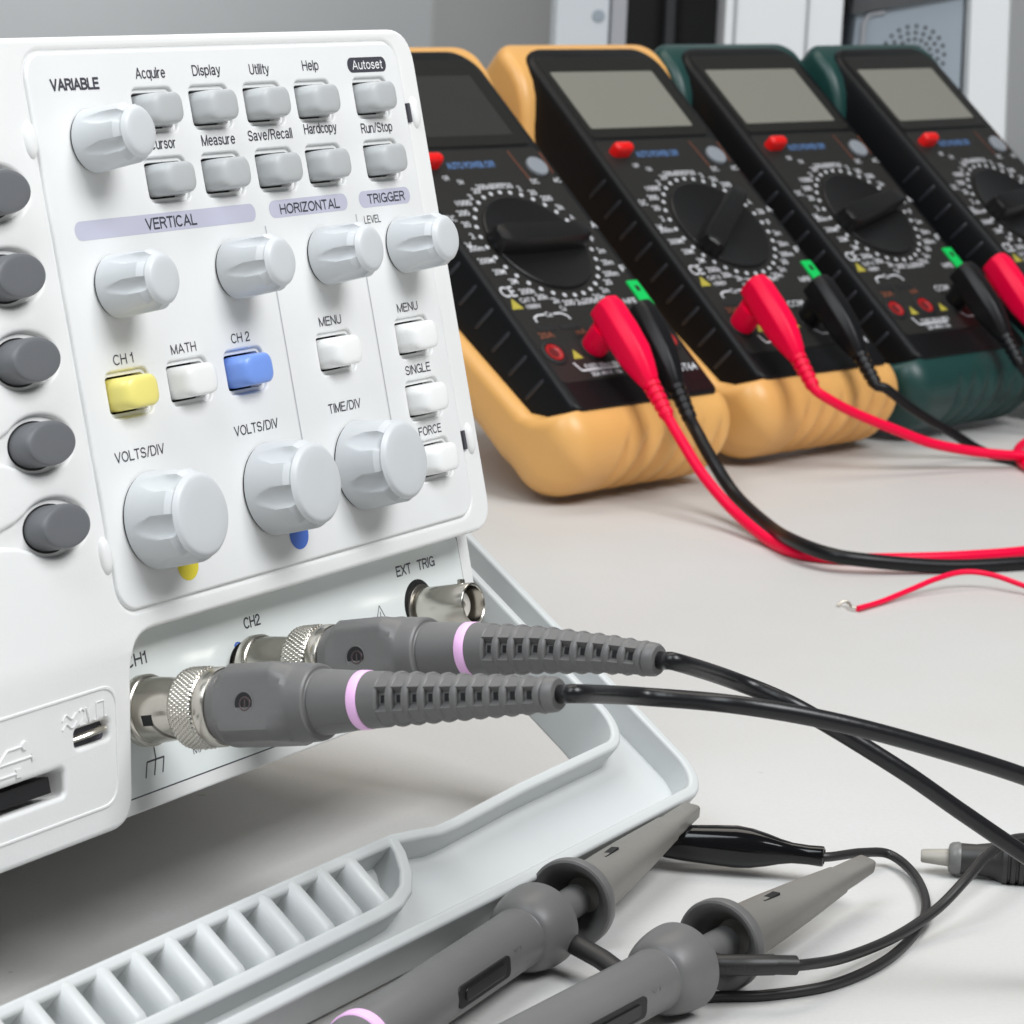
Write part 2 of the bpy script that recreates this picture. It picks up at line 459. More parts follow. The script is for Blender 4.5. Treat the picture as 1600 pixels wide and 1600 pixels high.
class Axis:
    """straight or bent axis given by (t, point) stations; ref = where local angle 0 looks"""
    def __init__(self, st, ref):
        self.t = [s[0] for s in st]; self.p = [Vector(s[1]) for s in st]; self.ref = Vector(ref)
    def pos(self, t):
        T = self.t; i = 0
        while i < len(T) - 2 and t > T[i + 1]: i += 1
        k = (t - T[i]) / (T[i + 1] - T[i])
        return self.p[i].lerp(self.p[i + 1], k)
    def fr(self, t):
        tan = (self.pos(t + 3) - self.pos(t - 3)).normalized()
        e1 = (self.ref - tan * self.ref.dot(tan)).normalized()
        return self.pos(t), e1, tan.cross(e1), tan
    def mat(self, t):
        p, a, b, c = self.fr(t)
        return frame(p, a, b, c)
    def ring(self, t, rf, n):
        p, a, b, c = self.fr(t)
        out = []
        for k in range(n):
            th = 2 * math.pi * k / n
            r = rf(th) if callable(rf) else rf
            out.append(p + a * (r * math.cos(th)) + b * (r * math.sin(th)))
        return out
    def sweep(self, mb, st, n=40, mi=0, caps=(True, True)):
        return mb.loft([self.ring(t, r, n) for t, r in st], caps[0], caps[1], mi)

# ------------------------------------------------------------------ the setting
tb = MB(); tb.box(-2200, 2200, -700, 2300, -40, 0)
t_ob = tb.build('tabletop', M['table'], kind='structure')
wl = MB(); wl.box(-3000, 3000, 2320, 2400, -900, 2600)
wl.build('wall', M['wall'], kind='structure')

def axes(al, ta):
    u = Vector((math.cos(al), math.sin(al), 0)); nh = Vector((math.sin(al), -math.cos(al), 0)); z = Vector((0, 0, 1))
    return u, -math.sin(ta) * nh + math.cos(ta) * z, math.cos(ta) * nh + math.sin(ta) * z, nh
PU, PV, PN, PH = axes(1.0299744, 0.2434475)
PO = Vector((-48.083, 533.325, 126.141))
PF = frame(PO, PU, PV, PN)
PFI = PF.inverted()
def pan(u, v, w):
    return PF @ Vector((u, v, w))

# ------------------------------------------------------------------ oscilloscope
scope = thing('oscilloscope', PF, 'white bench oscilloscope tilted back on its folded-out front handle, covered in knobs and buttons', 'oscilloscope')
UL = -231.0
# button and key positions on the panel (u, v)
row1, row2 = 21.4, 9.1
grey = [(u - .45, v) for u, v in ((-25.6, row1), (-9.4, row1), (6.8, row1), (22.9, row1), (42.3, row1), (-25.4, row2), (-9.2, row2), (7.0, row2), (22.9, row2), (42.3, row2))]
chan = [(-46.4, -26.6, 'yellow'), (-29.7, -26.5, 'white_button'), (-13.1, -26.5, 'blue')]
menu = [(15.6, -26.2), (42.2, -26.0), (42.2, -38.4), (42.3, -50.5)]
allb = [(u, v) for u, v in grey] + [(u, v) for u, v, c in chan] + menu
def bend(p):
    """the lower front of the housing stands more upright than the panel"""
    if p.y < -70 and p.z > -20:
        p.z -= 0.17 * (-70 - p.y) * min(1, max(0, (p.z + 20) / 12))
    return p
def bisect_bend(mb, levels):
    bm = bmesh.new()
    vs = [bm.verts.new(p) for p in mb.v]
    for q in mb.f:
        try: bm.faces.new([vs[i] for i in q])
        except ValueError: pass
    for lv in levels:
        bmesh.ops.bisect_plane(bm, geom=bm.verts[:] + bm.edges[:] + bm.faces[:], dist=1e-4, plane_co=(0, lv, 0), plane_no=(0, 1, 0))
    bm.verts.index_update()
    out = MB(); out.wn = True; out.v = [bend(v.co.copy()) for v in bm.verts]
    out.f = [[v.index for v in f.verts] for f in bm.faces]; out.m = [0] * len(out.f)
    bm.free()
    return out
# front bezel with the cut-out for the connector bay, the panel opening and the soft-key wells
front = roundpoly([(UL, 34.85, 6), (59.6, 34.85, 7.5), (59.6, -66.8, 6.5), (-57.6, -66.8, 7.5), (-59.1, -98.9, 5.5), (UL, -98.9, 6)], 8)
plate_o = rrect(-58.6, 53.2, -63.0, 32.2, 4.6, 8)
def well(v, tail):
    pts = []
    for k in range(41):
        a = R(-142 + 284 * k / 40) if tail else R(-180 + 360 * k / 41)
        pts.append((-71.0 + 8.2 * math.cos(a), v + 4.75 * math.sin(a)))
    if tail:
        pts += [(-80.3, v + 1.9), (-84, v + 1.2), (-93, v + 1.1), (-93, v - 1.1), (-84, v - 1.2), (-80.3, v - 1.9)]
    return pts
softv = [9.3, -4.55, -18.4, -32.25, -46.1]
h = MB()
plate(h, [front, rrect(-58.85, 53.45, -63.25, 32.45, 4.8, 8)] + [well(v, i > 2) for i, v in enumerate(softv)]
      + [rrect(-216, -98, -52, 24, 3)]
      + [rrect(-106, -76.4, -89.9, -85.3, 1.0), rrect(-73.2, -64.4, -82.9, -79.7, 0.9)], -9.0, 0.0, 0.9, 3)
h = bisect_bend(h, [-70, -66.8])
h.loft([[(x, y, w) for x, y in roundpoly([(UL + 1.5 - i, 33.6 + i * .5, 6), (59.0 - i * 1.2, 33.6 + i * .5, 6), (59.0 - i * 1.2, -97.6 - i * .4, 3), (UL + 1.5 - i, -97.6 - i * .4, 6)], 5)] for i, w in ((1.2, -128), (0, -125), (0, -9.5), (0.5, -8.8))])
h.box(-96, -58.2, -60, 30, -8.9, -1.05)         # floor of the soft-key wells
h.build('housing', M['white'], scope)
# connector bay: lip, film and body front
b = MB()
plate(b, [roundpoly([(-63, -60, 0), (60.9, -60, 0), (60.4, -98.3, 2.5), (-63, -98.3, 0)])], -14, -7.6, 0.5)
bay = b.build('connector_bay', M['white'], scope)
b = MB()
plate(b, [roundpoly([(-60, -64.5, 0), (-60, -95.4, 0), (56.6, -95.4, 2), (56.6, -67.3, 3.5), (53, -66.9, 3.5), (50, -64.5, 0)])], -7.65, -7.45, 0.06, 1)
film = b.build('connector_film', M['sticker'], bay)
b = MB()
plate(b, [rrect(-60.2, 56.85, -95.65, -66, 2.2)], -7.62, -7.56, 0.01, 1)
b.build('film_edge', M['slot'], bay)
b = MB(); W = -7.42
print_text(b, 'CH1', -51.2, -45.3, -73.5, 2.2, W, 0, 0.175)
print_text(b, 'CH2', -16.9, -11.9, -73.0, 2.1, W, 0, 0.175)
print_text(b, 'EXT', 33.5, 38.8, -72.1, 2.1, W, 0, 0.175)
print_text(b, 'TRIG', 41.1, 47.3, -72.1, 2.1, W, 0, 0.175)
print_text(b, 'MAX. 300V', -37.3, -25, -91.7, 1.4, W, 0)
def seg(mb, x0, y0, x1, y1, t, z, mi=0):
    d = Vector((x1 - x0, y1 - y0)).normalized(); n = Vector((-d.y, d.x)) * t / 2
    mb.add([(x0 - n.x, y0 - n.y, z), (x1 - n.x, y1 - n.y, z), (x1 + n.x, y1 + n.y, z), (x0 + n.x, y0 + n.y, z)], [(0, 1, 2, 3)], mi)
for a in ((-47.6, -87.5, -47.6, -90.2), (-50.1, -90.2, -45.3, -90.2), (-50.1, -90.2, -51.1, -92.8), (-47.7, -90.2, -48.7, -92.8), (-45.4, -90.2, -46.4, -92.8)):
    seg(b, *a, 0.32, W)
for a in ((25.9, -76.4, 23.9, -79.9), (25.9, -76.4, 27.9, -79.9), (23.9, -79.9, 27.9, -79.9), (25.9, -77.6, 25.9, -78.7)):
    seg(b, *a, 0.2, W)
seg(b, -20.6, -75.5, -19.9, -74.9, 0.5, W, 1); seg(b, -19.9, -74.9, -18.9, -75.1, 0.35, W, 1)
b.build('lettering', [M['ink'], M['blue_ink']], bay)
# screen well behind the bezel
b = MB(); b.box(-217, -97, -53, 25, -8.8, -3)
b.build('screen', M['lcd_dark'], scope)
# lower left: USB slot, probe-compensation tab, embossed marks
b = MB()
plate(b, [roundpoly([(-200, -73.9, 2), (-62.0, -73.9, 4.2), (-62.6, -94.6, 4.2), (-200, -94.6, 2)]), roundpoly([(-199.4, -74.5, 2), (-62.6, -74.5, 3.9), (-63.2, -94.0, 3.9), (-199.4, -94.0, 2)])], -0.35, 0.22, 0.2)
e = MB()
for i in range(2):
    y0 = -77.2 - i * 1.5
    e.tube(catmull([(-78.6, y0 - .5, 0.1), (-77.6, y0 + .4, 0.1), (-76.2, y0 - .5, 0.1), (-75.0, y0 + .4, 0.1)], 5), 0.17, 6)
for pl in (((-74.2, -76.9), (-73.6, -76.5), (-72.9, -77.0), (-73.0, -77.7), (-74.2, -79.2), (-72.8, -79.2)), ((-72.5, -76.6), (-71.8, -79.2), (-71.0, -76.6)), ((-70.6, -79.1), (-69.8, -79.1), (-69.8, -76.3), (-67.9, -76.3), (-67.9, -79.0), (-67.3, -79.0))):
    e.tube([(x, y, 0.1) for x, y in pl], 0.17, 6)
for pl in (((-103, -81.6), (-86.3, -81.6)), ((-95, -81.6), (-92.3, -79.5), (-88.6, -79.5)), ((-97.5, -81.6), (-94.5, -83.6), (-90.5, -83.6))):
    e.tube([(x, y, 0.05) for x, y in pl], 0.27, 6)
e.lathe([(0, .9), (0.4, .7)], 14, xf=at((-88.2, -79.5, 0))); e.box(-90.6, -89.2, -84.3, -82.9, 0, .35); e.add([(-86.6, -80.8, .3), (-86.6, -82.4, .3), (-85.0, -81.6, .3)], [(0, 1, 2)])
for p in e.v: b.v.append(p + Vector((2.2, 0, 0)))
k0 = len(b.v) - len(e.v)
for q in e.f: b.f.append([i + k0 for i in q]); b.m.append(0)
b.v = [Vector((p.x, p.y, p.z - 0.17 * max(0, -70 - p.y) + 0.0)) for p in b.v]
b.build('embossed_marks', M['white'], scope)
b = MB(); b.box(-107, -78.6, -88.9, -86.2, -8.7, -4.4)
b.build('usb_port', M['black'], scope)
b = MB(); b.box(-73.4, -64.2, -83.1, -79.5, -8.7, -3.6, 1)
b.tube([(-72.4, -81.5, -3.5), (-71.0, -81.3, -2.6), (-67.8, -81.0, -1.7), (-66.0, -81.0, -2.2), (-65.4, -81.0, -3.5)], 0.55, 10, 0, True, None, 1.5)
b.build('calibration_tab', [M['silver'], M['slot']], scope)
# raised snap tabs and slots round the panel
b = MB()
def pill(mb, x, y, a, bb, hh, xf=None):
    rings = []
    for k in range(6):
        q = math.cos(R(90 * k / 5.6)); rings.append([(px, py, -0.6 + (hh + .6) * math.sin(R(90 * k / 5.6))) for px, py in ell(x, y, a * (0.25 + .75 * q), bb * (0.35 + .65 * q), 24)])
    mb.loft(rings)
for x, y in ((-60.1, 17.7), (-60.0, -52.8), (56.3, 18.0), (56.2, -48.2)):
    b = MB(); pill(b, x, y, 1.7, 3.5, 0.85)
    b.build('snap_tab', M['white'], scope)
# control panel: a raised plate with button wells
b = MB()
plate(b, [plate_o] + [rrect(u - 5.75, u + 5.75, v - 3.95, v + 3.95, 1.5, 5) for u, v in allb], -1.0, 0.28, 0.5, 3)
plate(b, [rrect(-60.2, 54.6, -64.4, 33.6, 5, 6)] + [rrect(u - 5.3, u + 5.3, v - 3.2, v + 3.2, 1.0, 4) for u, v in allb], -3.0, -0.45, 0.12, 1)
cpan = b.build('control_panel', M['plate'], scope)
b = MB(); b.box(-58.3, 52.9, -62.8, 32.0, -8.8, -3.05)
b.build('button_gap_shade', M['black'], cpan)  # black block that puts in the shade round the buttons
b = MB()
for x, y in ((54.15, 18.0), (54.0, -48.2)):
    b = MB(); b.box(x - .45, x + .45, y - 1.9, y + 1.9, -.5, 0.33)
    b.build('panel_slot', M['slot'], scope)
# printing on the panel
b = MB(); Z = 0.31
INK, LAV, WHT, LIN, YEL, BLU = range(6)
def bar(x0, x1, y0, y1, r, mi): flat(b, rrect(x0, x1, y0, y1, r, 6), Z, mi)
bar(-53.3, -2.2, 0.05, 3.35, 1.6, LAV); bar(2.1, 27.4, 0.2, 3.45, 1.6, LAV); bar(31.4, 49.2, 0.2, 3.45, 1.6, LAV)
bar(35.2, 48.5, 26.4, 29.35, 1.45, INK)
Z = 0.335
print_text(b, 'VARIABLE', -52.9, -40.2, 25.55, 2.05, Z, INK, 0.22)
for s, x0, x1, y in (('Acquire', -29.9, -21.6, 27.0), ('Display', -13.7, -5.4, 27.1), ('Utility', 3.4, 9.5, 26.9), ('Help', 20.2, 25.5, 27.2),
                     ('Cursor', -29.3, -22.0, 14.5), ('Measure', -14.5, -4.6, 14.45), ('Save/Recall', -0.5, 13.3, 14.7), ('Hardcopy', 17.3, 28.0, 15.2), ('Run/Stop', 36.2, 47.0, 14.55)):
    print_text(b, s, x0, x1, y, 1.95, Z, INK, 0.15)
print_text(b, 'Autoset', 36.8, 47.2, 27.0, 1.8, Z, WHT, 0.15)
print_text(b, 'VERTICAL', -34.3, -19.9, 0.62, 2.05, Z, INK, 0.18)
print_text(b, 'HORIZONTAL', 5.4, 24.7, 0.75, 1.9, Z, INK, 0.18)
print_text(b, 'TRIGGER', 34.3, 47.2, 0.85, 1.9, Z, INK, 0.18)
print_text(b, 'LEVEL', 32.0, 37.6, -2.85, 1.5, Z, INK, 0.12)
for s, x0, x1, y, c in (('CH 1', -49.4, -44.0, -21.6, 1.8), ('MATH', -33.5, -26.4, -21.45, 1.7), ('CH 2', -16.0, -10.5, -21.3, 1.75),
                        ('MENU', 11.5, 18.7, -21.0, 1.75), ('MENU', 38.0, 45.2, -20.85, 1.7), ('SINGLE', 37.2, 46.0, -33.2, 1.8), ('FORCE', 38.2, 46.2, -45.5, 1.75),
                        ('VOLTS/DIV', -53.4, -40.0, -38.0, 1.8), ('VOLTS/DIV', -19.7, -6.5, -37.8, 1.8), ('TIME/DIV', 9.8, 20.4, -37.4, 1.8)):
    print_text(b, s, x0, x1, y, c, Z, INK, 0.145)
for x, y0, y1 in ((0.0, -1.0, -41.5), (29.5, -0.8, -41.0)):
    seg(b, x, y0, x, y1, 0.32, Z, LIN)
for cx, mi in ((-39.2, YEL), (-6.0, BLU)):
    flat(b, [(cx - 2.9, -55)] + [(cx + 2.9 * math.cos(R(180 + 180 * k / 12)), -57.9 + 2.7 * math.sin(R(180 + 180 * k / 12))) for k in range(13)] + [(cx + 2.9, -55)], Z, mi)
b.build('lettering', [M['ink'], M['lav'], M['white_ink'], M['line'], M['yellow_ink'], M['blue_ink']], cpan)
# buttons
def button_mesh(mb):
    st = [(-2.9, 0, 0), (0.2, 0.0, 0.0), (1.2, 0.08, 0.03), (2.1, 0.28, 0.06), (2.8, 0.6, 0.11), (3.3, 1.0, 0.2), (3.6, 1.5, 0.34), (3.78, 2.1, 0.65), (3.86, 3.0, 1.2)]
    mb.loft([[(x, y, w) for x, y in rrect(-5.0 + a, 5.0 - a, -2.85 + c, 2.85 - c, min(1.9, 2.8 - c - .1), 7)] for w, a, c in st])
pb = MB(); button_mesh(pb)
proto = pb.build('push_button', M['button'], scope, 50)
pm = proto.data
first = True
def put_button(u, v, m, label=None):
    global first
    o = proto if first else proto.copy()
    if not first: COL.objects.link(o); o.parent = scope
    first = False
    o.location = Vector((u, v, 0)) * S
    o.material_slots[0].link = 'OBJECT'; o.material_slots[0].material = m
    if label: o['label'] = label
allb = [(u, v) for u, v in allb]
for u, v in grey: put_button(u, v, M['button'])
for (u, v, c), lb in zip(chan, ('yellow channel button', 'white math button', 'blue channel button')): put_button(u, v, M[c], lb)
for u, v in menu: put_button(u, v, M['white_button'], 'white push button')
# oval soft keys
pb = MB()
pb.loft([[(x, y, w) for x, y in ell(0, 0, 6.0 - a, 3.75 - a * .8, 48)] for w, a in ((-3, 0), (2.5, 0.03), (2.95, 0.10), (3.2, 0.26), (3.34, 0.55), (3.40, 1.1), (3.42, 2.4))])
sk = pb.build('soft_key', M['soft'], scope, 28)
for i, v in enumerate(softv):
    o = sk if i == 0 else sk.copy()
    if i: COL.objects.link(o); o.parent = scope
    o.location = Vector((-71.6, v, 0)) * S
b = MB()
for v in softv:
    flat(b, ell(-71.6, v - 0.05, 6.35, 4.1, 40), -1.0)
b.build('key_gap_shade', M['black'], scope)  # black sheets that paint the shade round each key
# knobs
def knob_mesh(mb, R0, r1, H, nf, phase, depth):
    hs = [(0.6, 0), (0.75, 0), (1.4, 0)] + [(1.4 + (H - 3.6) * k / 12, 1) for k in range(1, 13)] + [(H - 1.7, 1), (H - 1.2, 1)]
    N = 216; rings = []
    hb = 0.24 * H; ht = H - 2.1
    for z, _ in hs:
        k = z / H
        Rz = R0 * (1 - 0.075 * k) - (0.12 if z < 0.7 else 0)
        if z > ht: Rz -= (z - ht) * 0.75
        ring = []
        for i in range(N):
            th = 2 * math.pi * i / N
            ph = ((th * nf / (2 * math.pi) + phase) % 1.0) - 0.5
            half = 0.235 * min(1, max(0, (z - hb) / (0.34 * H))) ** 0.6
            sc = 0
            if half > 0.01 and abs(ph) < half:
                sc = (1 - abs(ph / half) ** 2.2) ** 0.62
            amt = depth * min(1, max(0, (z - hb) / (ht - hb))) ** 0.8
            if z > ht: amt *= max(0.55, 1 - (z - ht) * 0.5)
            rr = Rz - amt * sc
            ring.append((rr * math.cos(th), rr * math.sin(th), z))
        rings.append(ring)
    for z, r in ((H - 0.85, r1 + .55), (H - 0.55, r1 + .22), (H - 0.3, r1), (H - 0.16, r1 - .22), (H - 0.04, r1 - .6), (H + .02, r1 * .6), (H + .04, 0.3)):
        rings.append([(r * math.cos(2 * math.pi * i / N), r * math.sin(2 * math.pi * i / N), z) for i in range(N)])
    mb.loft(rings)
def knob(u, v, R0, r1, H, nf, phase, depth):
    mb = MB(); knob_mesh(mb, R0, r1, H, nf, phase, depth)
    o = mb.build('knob', M['knob'], scope, 26)
    o.location = Vector((u, v, 0)) * S
    g = MB(); g.lathe([(0.31, R0 - .25), (0.7, R0 - .4)], 48)
    q = g.build('shaft_ring', M['black'], o)
for (u, v), ph in zip(((-44.9, 16.7), (-45.5, -8.35), (-11.6, -8.15), (16.8, -8.0), (43.2, -8.0)), (0.15, 0.42, 0.40, 0.46, 0.44)):
    knob(u, v, 5.55, 3.95, 11.6, 6, ph, 1.0)
for (u, v), ph in zip(((-45.9, -48.95), (-11.8, -48.5), (16.9, -48.2)), (0.42, 0.36, 0.12)):
    knob(u, v, 8.6, 6.9, 11.2, 6, ph, 1.3)
# external trigger socket
sx, sy = 39.9, -79.6
b = MB()
b.lathe([(-7.45, 5.2), (-7.40, 5.2)], 40, 1, at((sx - .3, sy + 0.8, 0)))
b.lathe([(-7.45, 4.9), (-6.7, 4.9), (-6.6, 4.75)], 6 * 6, 2, at((sx, sy, 0)))
b.lathe([(-6.9, 3.8), (-6.2, 3.8), (-6.1, 4.1), (-5.6, 4.2), (5.0, 4.2), (5.25, 4.05), (5.3, 3.8), (5.1, 3.6), (-4, 3.55)], 48, 0, at((sx, sy, 0)), cap1=False)
for a in (75, 255):
    ca, sa = math.cos(R(a)), math.sin(R(a))
    f = frame((sx + 4.0 * ca, sy + 4.0 * sa, 2.3), (0, 0, 1), (-sa, ca, 0), (ca, sa, 0))
    b.lathe([(0, .78), (0.95, .78), (1.05, .6)], 14, 0, f)
sock = b.build('trigger_socket', [M['metal'], M['black'], M['metal_dark']], scope, 40)
b = MB(); b.lathe([(-4, 3.5), (-3.9, 3.5)], 32, 1, at((sx, sy, 0))); b.lathe([(-4, 2.65), (2.6, 2.65), (2.75, 2.45), (2.75, .75), (1.5, .7)], 32, 0, at((sx, sy, 0)), cap1=False)
b.lathe([(1.6, .68), (1.65, .68)], 12, 1, at((sx, sy, 0)))
b.build('insulator', [M['teflon'], M['black']], sock)
# probe sockets (mostly hidden inside the plugs)
for u, v in ((-51.2, -80.9), (-18.4, -80.2)):
    b = MB()
    b.lathe([(-7.45, 4.9), (-7.40, 4.9)], 40, 1, at((u, v + .25, 0)))
    b.lathe([(-7.45, 4.4), (-2, 4.4), (2, 4.2)], 32, 0, at((u, v, 0)))
    b.build('probe_socket', [M['metal_dark'], M['black']], scope)
# fold-out handle the scope stands on
PZ = Vector((0, 0, 1)); SL = R(36)
HA = math.cos(SL) * PH - math.sin(SL) * PZ; HM = math.sin(SL) * PH + math.cos(SL) * PZ
HO = Vector((PO.x, PO.y, 0)) + 3.8 * PH + PZ * 54.9
HF = PFI @ frame(HO, PU, HA, HM)
UC = -85.5
def mir(pts): return pts + [(2 * UC - x, y) for x, y in reversed(pts)]
outer = mir([(72, -24), (72.2, 62)] + [(64.6 + 7.6 * math.cos(R(a)), 63.2 + 8.2 * math.sin(R(a))) for a in range(8, 91, 9)] + [(0, 72)])
inner = mir([(62.4, -24), (62.6, 46)] + [(54.6 + 8 * math.cos(R(a)), 46.6 + 8.6 * math.sin(R(a))) for a in range(8, 91, 9)] + [(20, 55.6), (-4, 56.6), (-10, 56.6), (-16, 55.5), (-22, 54.6), (-40, 54.5)])
def strip(pts, t):
    P = [Vector(p) for p in pts]; L = []; Rr = []
    for i, p in enumerate(P):
        d = (P[min(i + 1, len(P) - 1)] - P[max(i - 1, 0)]).normalized(); n = Vector((-d.y, d.x)) * t / 2
        L.append((p.x + n.x, p.y + n.y)); Rr.append((p.x - n.x, p.y - n.y))
    return L + list(reversed(Rr))
b = MB()
plate(b, [strip(outer, 2.5)], -13.8, 0.0, 0.75, 3, 0, HF)
plate(b, [strip(inner, 2.3)], -13.8, 0.0, 0.75, 3, 0, HF)
def resample(pts, n):
    P = [Vector(p) for p in pts]; d = [0]
    for i in range(1, len(P)): d.append(d[-1] + (P[i] - P[i - 1]).length)
    out = []; j = 0
    for k in range(n):
        t = d[-1] * k / (n - 1)
        while j < len(P) - 2 and d[j + 1] < t: j += 1
        out.append(P[j].lerp(P[j + 1], (t - d[j]) / max(1e-9, d[j + 1] - d[j])))
    return out
ro, ri = resample(outer, 160), resample(inner, 160)
b.loft([[(p.x, p.y, -8.2), (q.x, q.y, -8.2), (q.x, q.y, -6.2), (p.x, p.y, -6.2)] for p, q in zip(ro, ri)], True, True, 0, True, HF)
# grip frame and its fins
g_in = [(-22.6, 54.4), (-23.6, 57.5), (-26.2, 61.4), (-29.6, 64.2), (-34.0, 65.7), (-40, 66.1)]
grip = g_in + [(-60, 66.3), (-80, 66.4)]
grip = grip + [(2 * UC - x, y) for x, y in reversed(grip)]
plate(b, [strip(grip, 2.7)], -7.5, 0.25, 0.75, 3, 0, HF)
hdl = b.build('stand_handle', M['bail'], scope, 40)
b = MB()
def fin(mb, u):
    prof = [(-2.5, -7), (-2.45, -2.6), (-2.3, -1.6), (-1.9, -0.7), (-1.2, 0.1), (-0.3, 0.42), (0.6, 0.38), (1.4, -0.05), (2.0, -0.8), (2.4, -1.8), (2.5, -7)]
    y0, y1 = 54.6, 65.6
    rings = []
    for y, k, dz in ((y0 - .7, .55, -.9), (y0 - .35, .8, -.35), (y0 + .2, .95, -.08), (y0 + 1.0, 1.0, 0.0), (y1 - 1.4, 1, -.1), (y1 - .4, 1, -.5), (y1 + .3, 1, -1.0)):
        rings.append([(u + a * k, y, c + (dz if c > -6 else 0)) for a, c in prof])
    mb.loft(rings, True, True, 0, True, HF)
u = -36.4
while u > -140:
    fin(b, u); u -= 8.35
b.build('grip_fins', M['bail'], hdl, 40)

# ------------------------------------------------------------------ probe leads plugged into the scope
TOCAM = (0.10, -0.955, 0.28)
def P3(u, v, w): return pan(u, v, w)
ax1 = [(-7.5, (-51.3, -80.9)), (0, (-51.3, -81.0)), (14, (-51.4, -81.4)), (30.2, (-51.6, -81.8)), (42.3, (-51.6, -82.1)), (58.5, (-51.8, -82.7)), (70.8, (-52.0, -83.2)), (81.2, (-52.2, -83.6)), (86, (-52.3, -83.8))]
ax2 = [(-7.5, (-18.5, -80.25)), (0, (-18.5, -80.25)), (14, (-18.5, -80.2)), (30.2, (-18.45, -80.2)), (43.8, (-18.5, -80.3)), (57.0, (-18.8, -81.3)), (69.7, (-19.3, -82.9)), (81.3, (-20.0, -84.8)), (86, (-20.3, -85.7))]
cab1 = [(21.98, 454.31, 60.15), (37.19, 449.34, 60.79), (53.02, 451.83, 58.0), (69.7, 457.89, 52.76), (87.43, 466.64, 45.74), (104, 474.5, 38.0), (128, 484, 24), (160, 492, 8), (200, 496, 1.6)]
cab2 = [(39.65, 478.08, 56.9), (50.54, 476.27, 53.0), (67.33, 476.41, 43.59), (79.35, 479.77, 35.18), (91.6, 483.13, 26.73), (104.06, 486.52, 18.48), (124, 492, 7), (150, 498, 1.6), (190, 504, 1.6)]
def hexr(R0, flat_, k):
    """cross-section between a circle and a rounded square with a broad flat facing angle 0"""
    def f(th):
        a = ((th + 0.12 + math.pi / 4) % (math.pi / 2)) - math.pi / 4
        hx = min(R0 * flat_ / math.cos(a), R0)
        return R0 * (1 - k) + hx * k
    return f
def probe_lead(ax, cab, label, phase):
    A = Axis([(t, P3(u, v, t)) for t, (u, v) in ax], TOCAM)
    o = A.pos(-7.5)
    root = thing('probe_lead', Matrix.Translation(o), label, 'probe cable', 'grey probe leads plugged into the oscilloscope')
    X = Matrix.Translation(-o)
    b = MB(X)
    A.sweep(b, [(-5.4, 5.6), (-5.3, 6.1), (-5.0, 6.25), (-3.4, 6.3), (-3.15, 6.15), (-3.0, 5.75), (-1.0, 5.68), (1.2, 5.5), (3.0, 5.25), (4.6, 5.15), (5.6, 5.3)], 64)
    A.sweep(b, [(10.9, 6.3), (11.1, 6.75), (11.4, 6.85), (12.6, 6.8), (13.2, 6.6), (13.4, 6.2)], 56)
    # bayonet slot, its shading laid on as darker strips
    for base in (22, 202):
        for k in range(30):
            q = k / 29
            a = R(base + 78 * q); t = 0.6 + 4.0 * q ** 1.2
            p, e1, e2, tn = A.fr(t)
            rd = e1 * math.cos(a) + e2 * math.sin(a); tg = -e1 * math.sin(a) + e2 * math.cos(a)
            rr = 5.68 - .50 * max(0, (t + 1.0) / 5.0)
            b.box(-.22, .22, -.36, .36, -.3, .05, 2, frame(p + rd * rr, tg, tn, rd))
        a = R(base - 3); p, e1, e2, tn = A.fr(0.0)
        rd = e1 * math.cos(a) + e2 * math.sin(a); tg = -e1 * math.sin(a) + e2 * math.cos(a)
        b.box(-.95, .95, -1.0, 1.0, -.3, .10, 1, frame(p + rd * 5.60, tg, tn, rd))
    cp = b.build('bayonet_coupling', [M['metal'], M['black'], M['metal_dark']], root, 40)
    # knurled ring
    b = MB(X); st = []
    NK = 300; H = 34
    for i in range(H + 1):
        t = 5.3 + 5.5 * i / H
        env = min(1, i / 5, (H - i) / 4)
        def rf(th, i=i, env=env):
            a = 26 * th; q = i / H * math.pi * 4.4
            return 6.34 + 0.40 * env ** .6 + 0.35 * env * (abs(math.sin(a + q)) * abs(math.sin(a - q)))
        st.append((t, rf))
    A.sweep(b, [(5.2, 5.3)] + st + [(10.9, 5.9)], NK)
    b.build('knurled_ring', M['metal'], cp, 60)
    b = MB(X)
    body = [(13.3, 5.4), (13.4, 6.35), (13.8, 6.5), (14.6, 6.6), (15.6, hexr(7.2, .92, .4)), (16.8, hexr(7.9, .845, .9)), (17.6, hexr(8.2, .80, 1)), (26.6, hexr(8.2, .80, 1)), (27.2, hexr(8.05, .815, 1)), (29.2, hexr(7.1, .93, 1)), (29.9, 6.7), (30.5, 6.6), (32.6, 6.5), (33.3, 6.35), (33.55, 6.0), (33.6, 5.55), (33.8, 5.35), (34.1, 5.5), (37.5, 5.2), (41.6, 4.84)]
    dense = []
    for (ta, ra), (tb_, rb) in zip(body[:-1], body[1:]):
        n = 1
        for k in range(n): dense.append((ta, ra))
    dense.append(body[-1])
    A.sweep(b, dense, 96)
    for a in (90, 270):                       # mould seam
        pts = []
        for t in (34.2, 37, 41.3):
            p, e1, e2, tn = A.fr(t); r = 5.5 - (t - 34.1) * .085
            pts.append(p + (e1 * math.cos(R(a - 42)) + e2 * math.sin(R(a - 42))) * r)
        b.tube(pts, 0.09, 6)
    pl = b.build('plug_body', M['probe'], root, 24)
    # trimmer hole on the flat facing the viewer
    p, e1, e2, tn = A.fr(22.0)
    th = R(-3); rd = e1 * math.cos(th) + e2 * math.sin(th)
    f = frame(p + rd * 6.60, tn.cross(rd), tn, rd)
    b = MB(X)
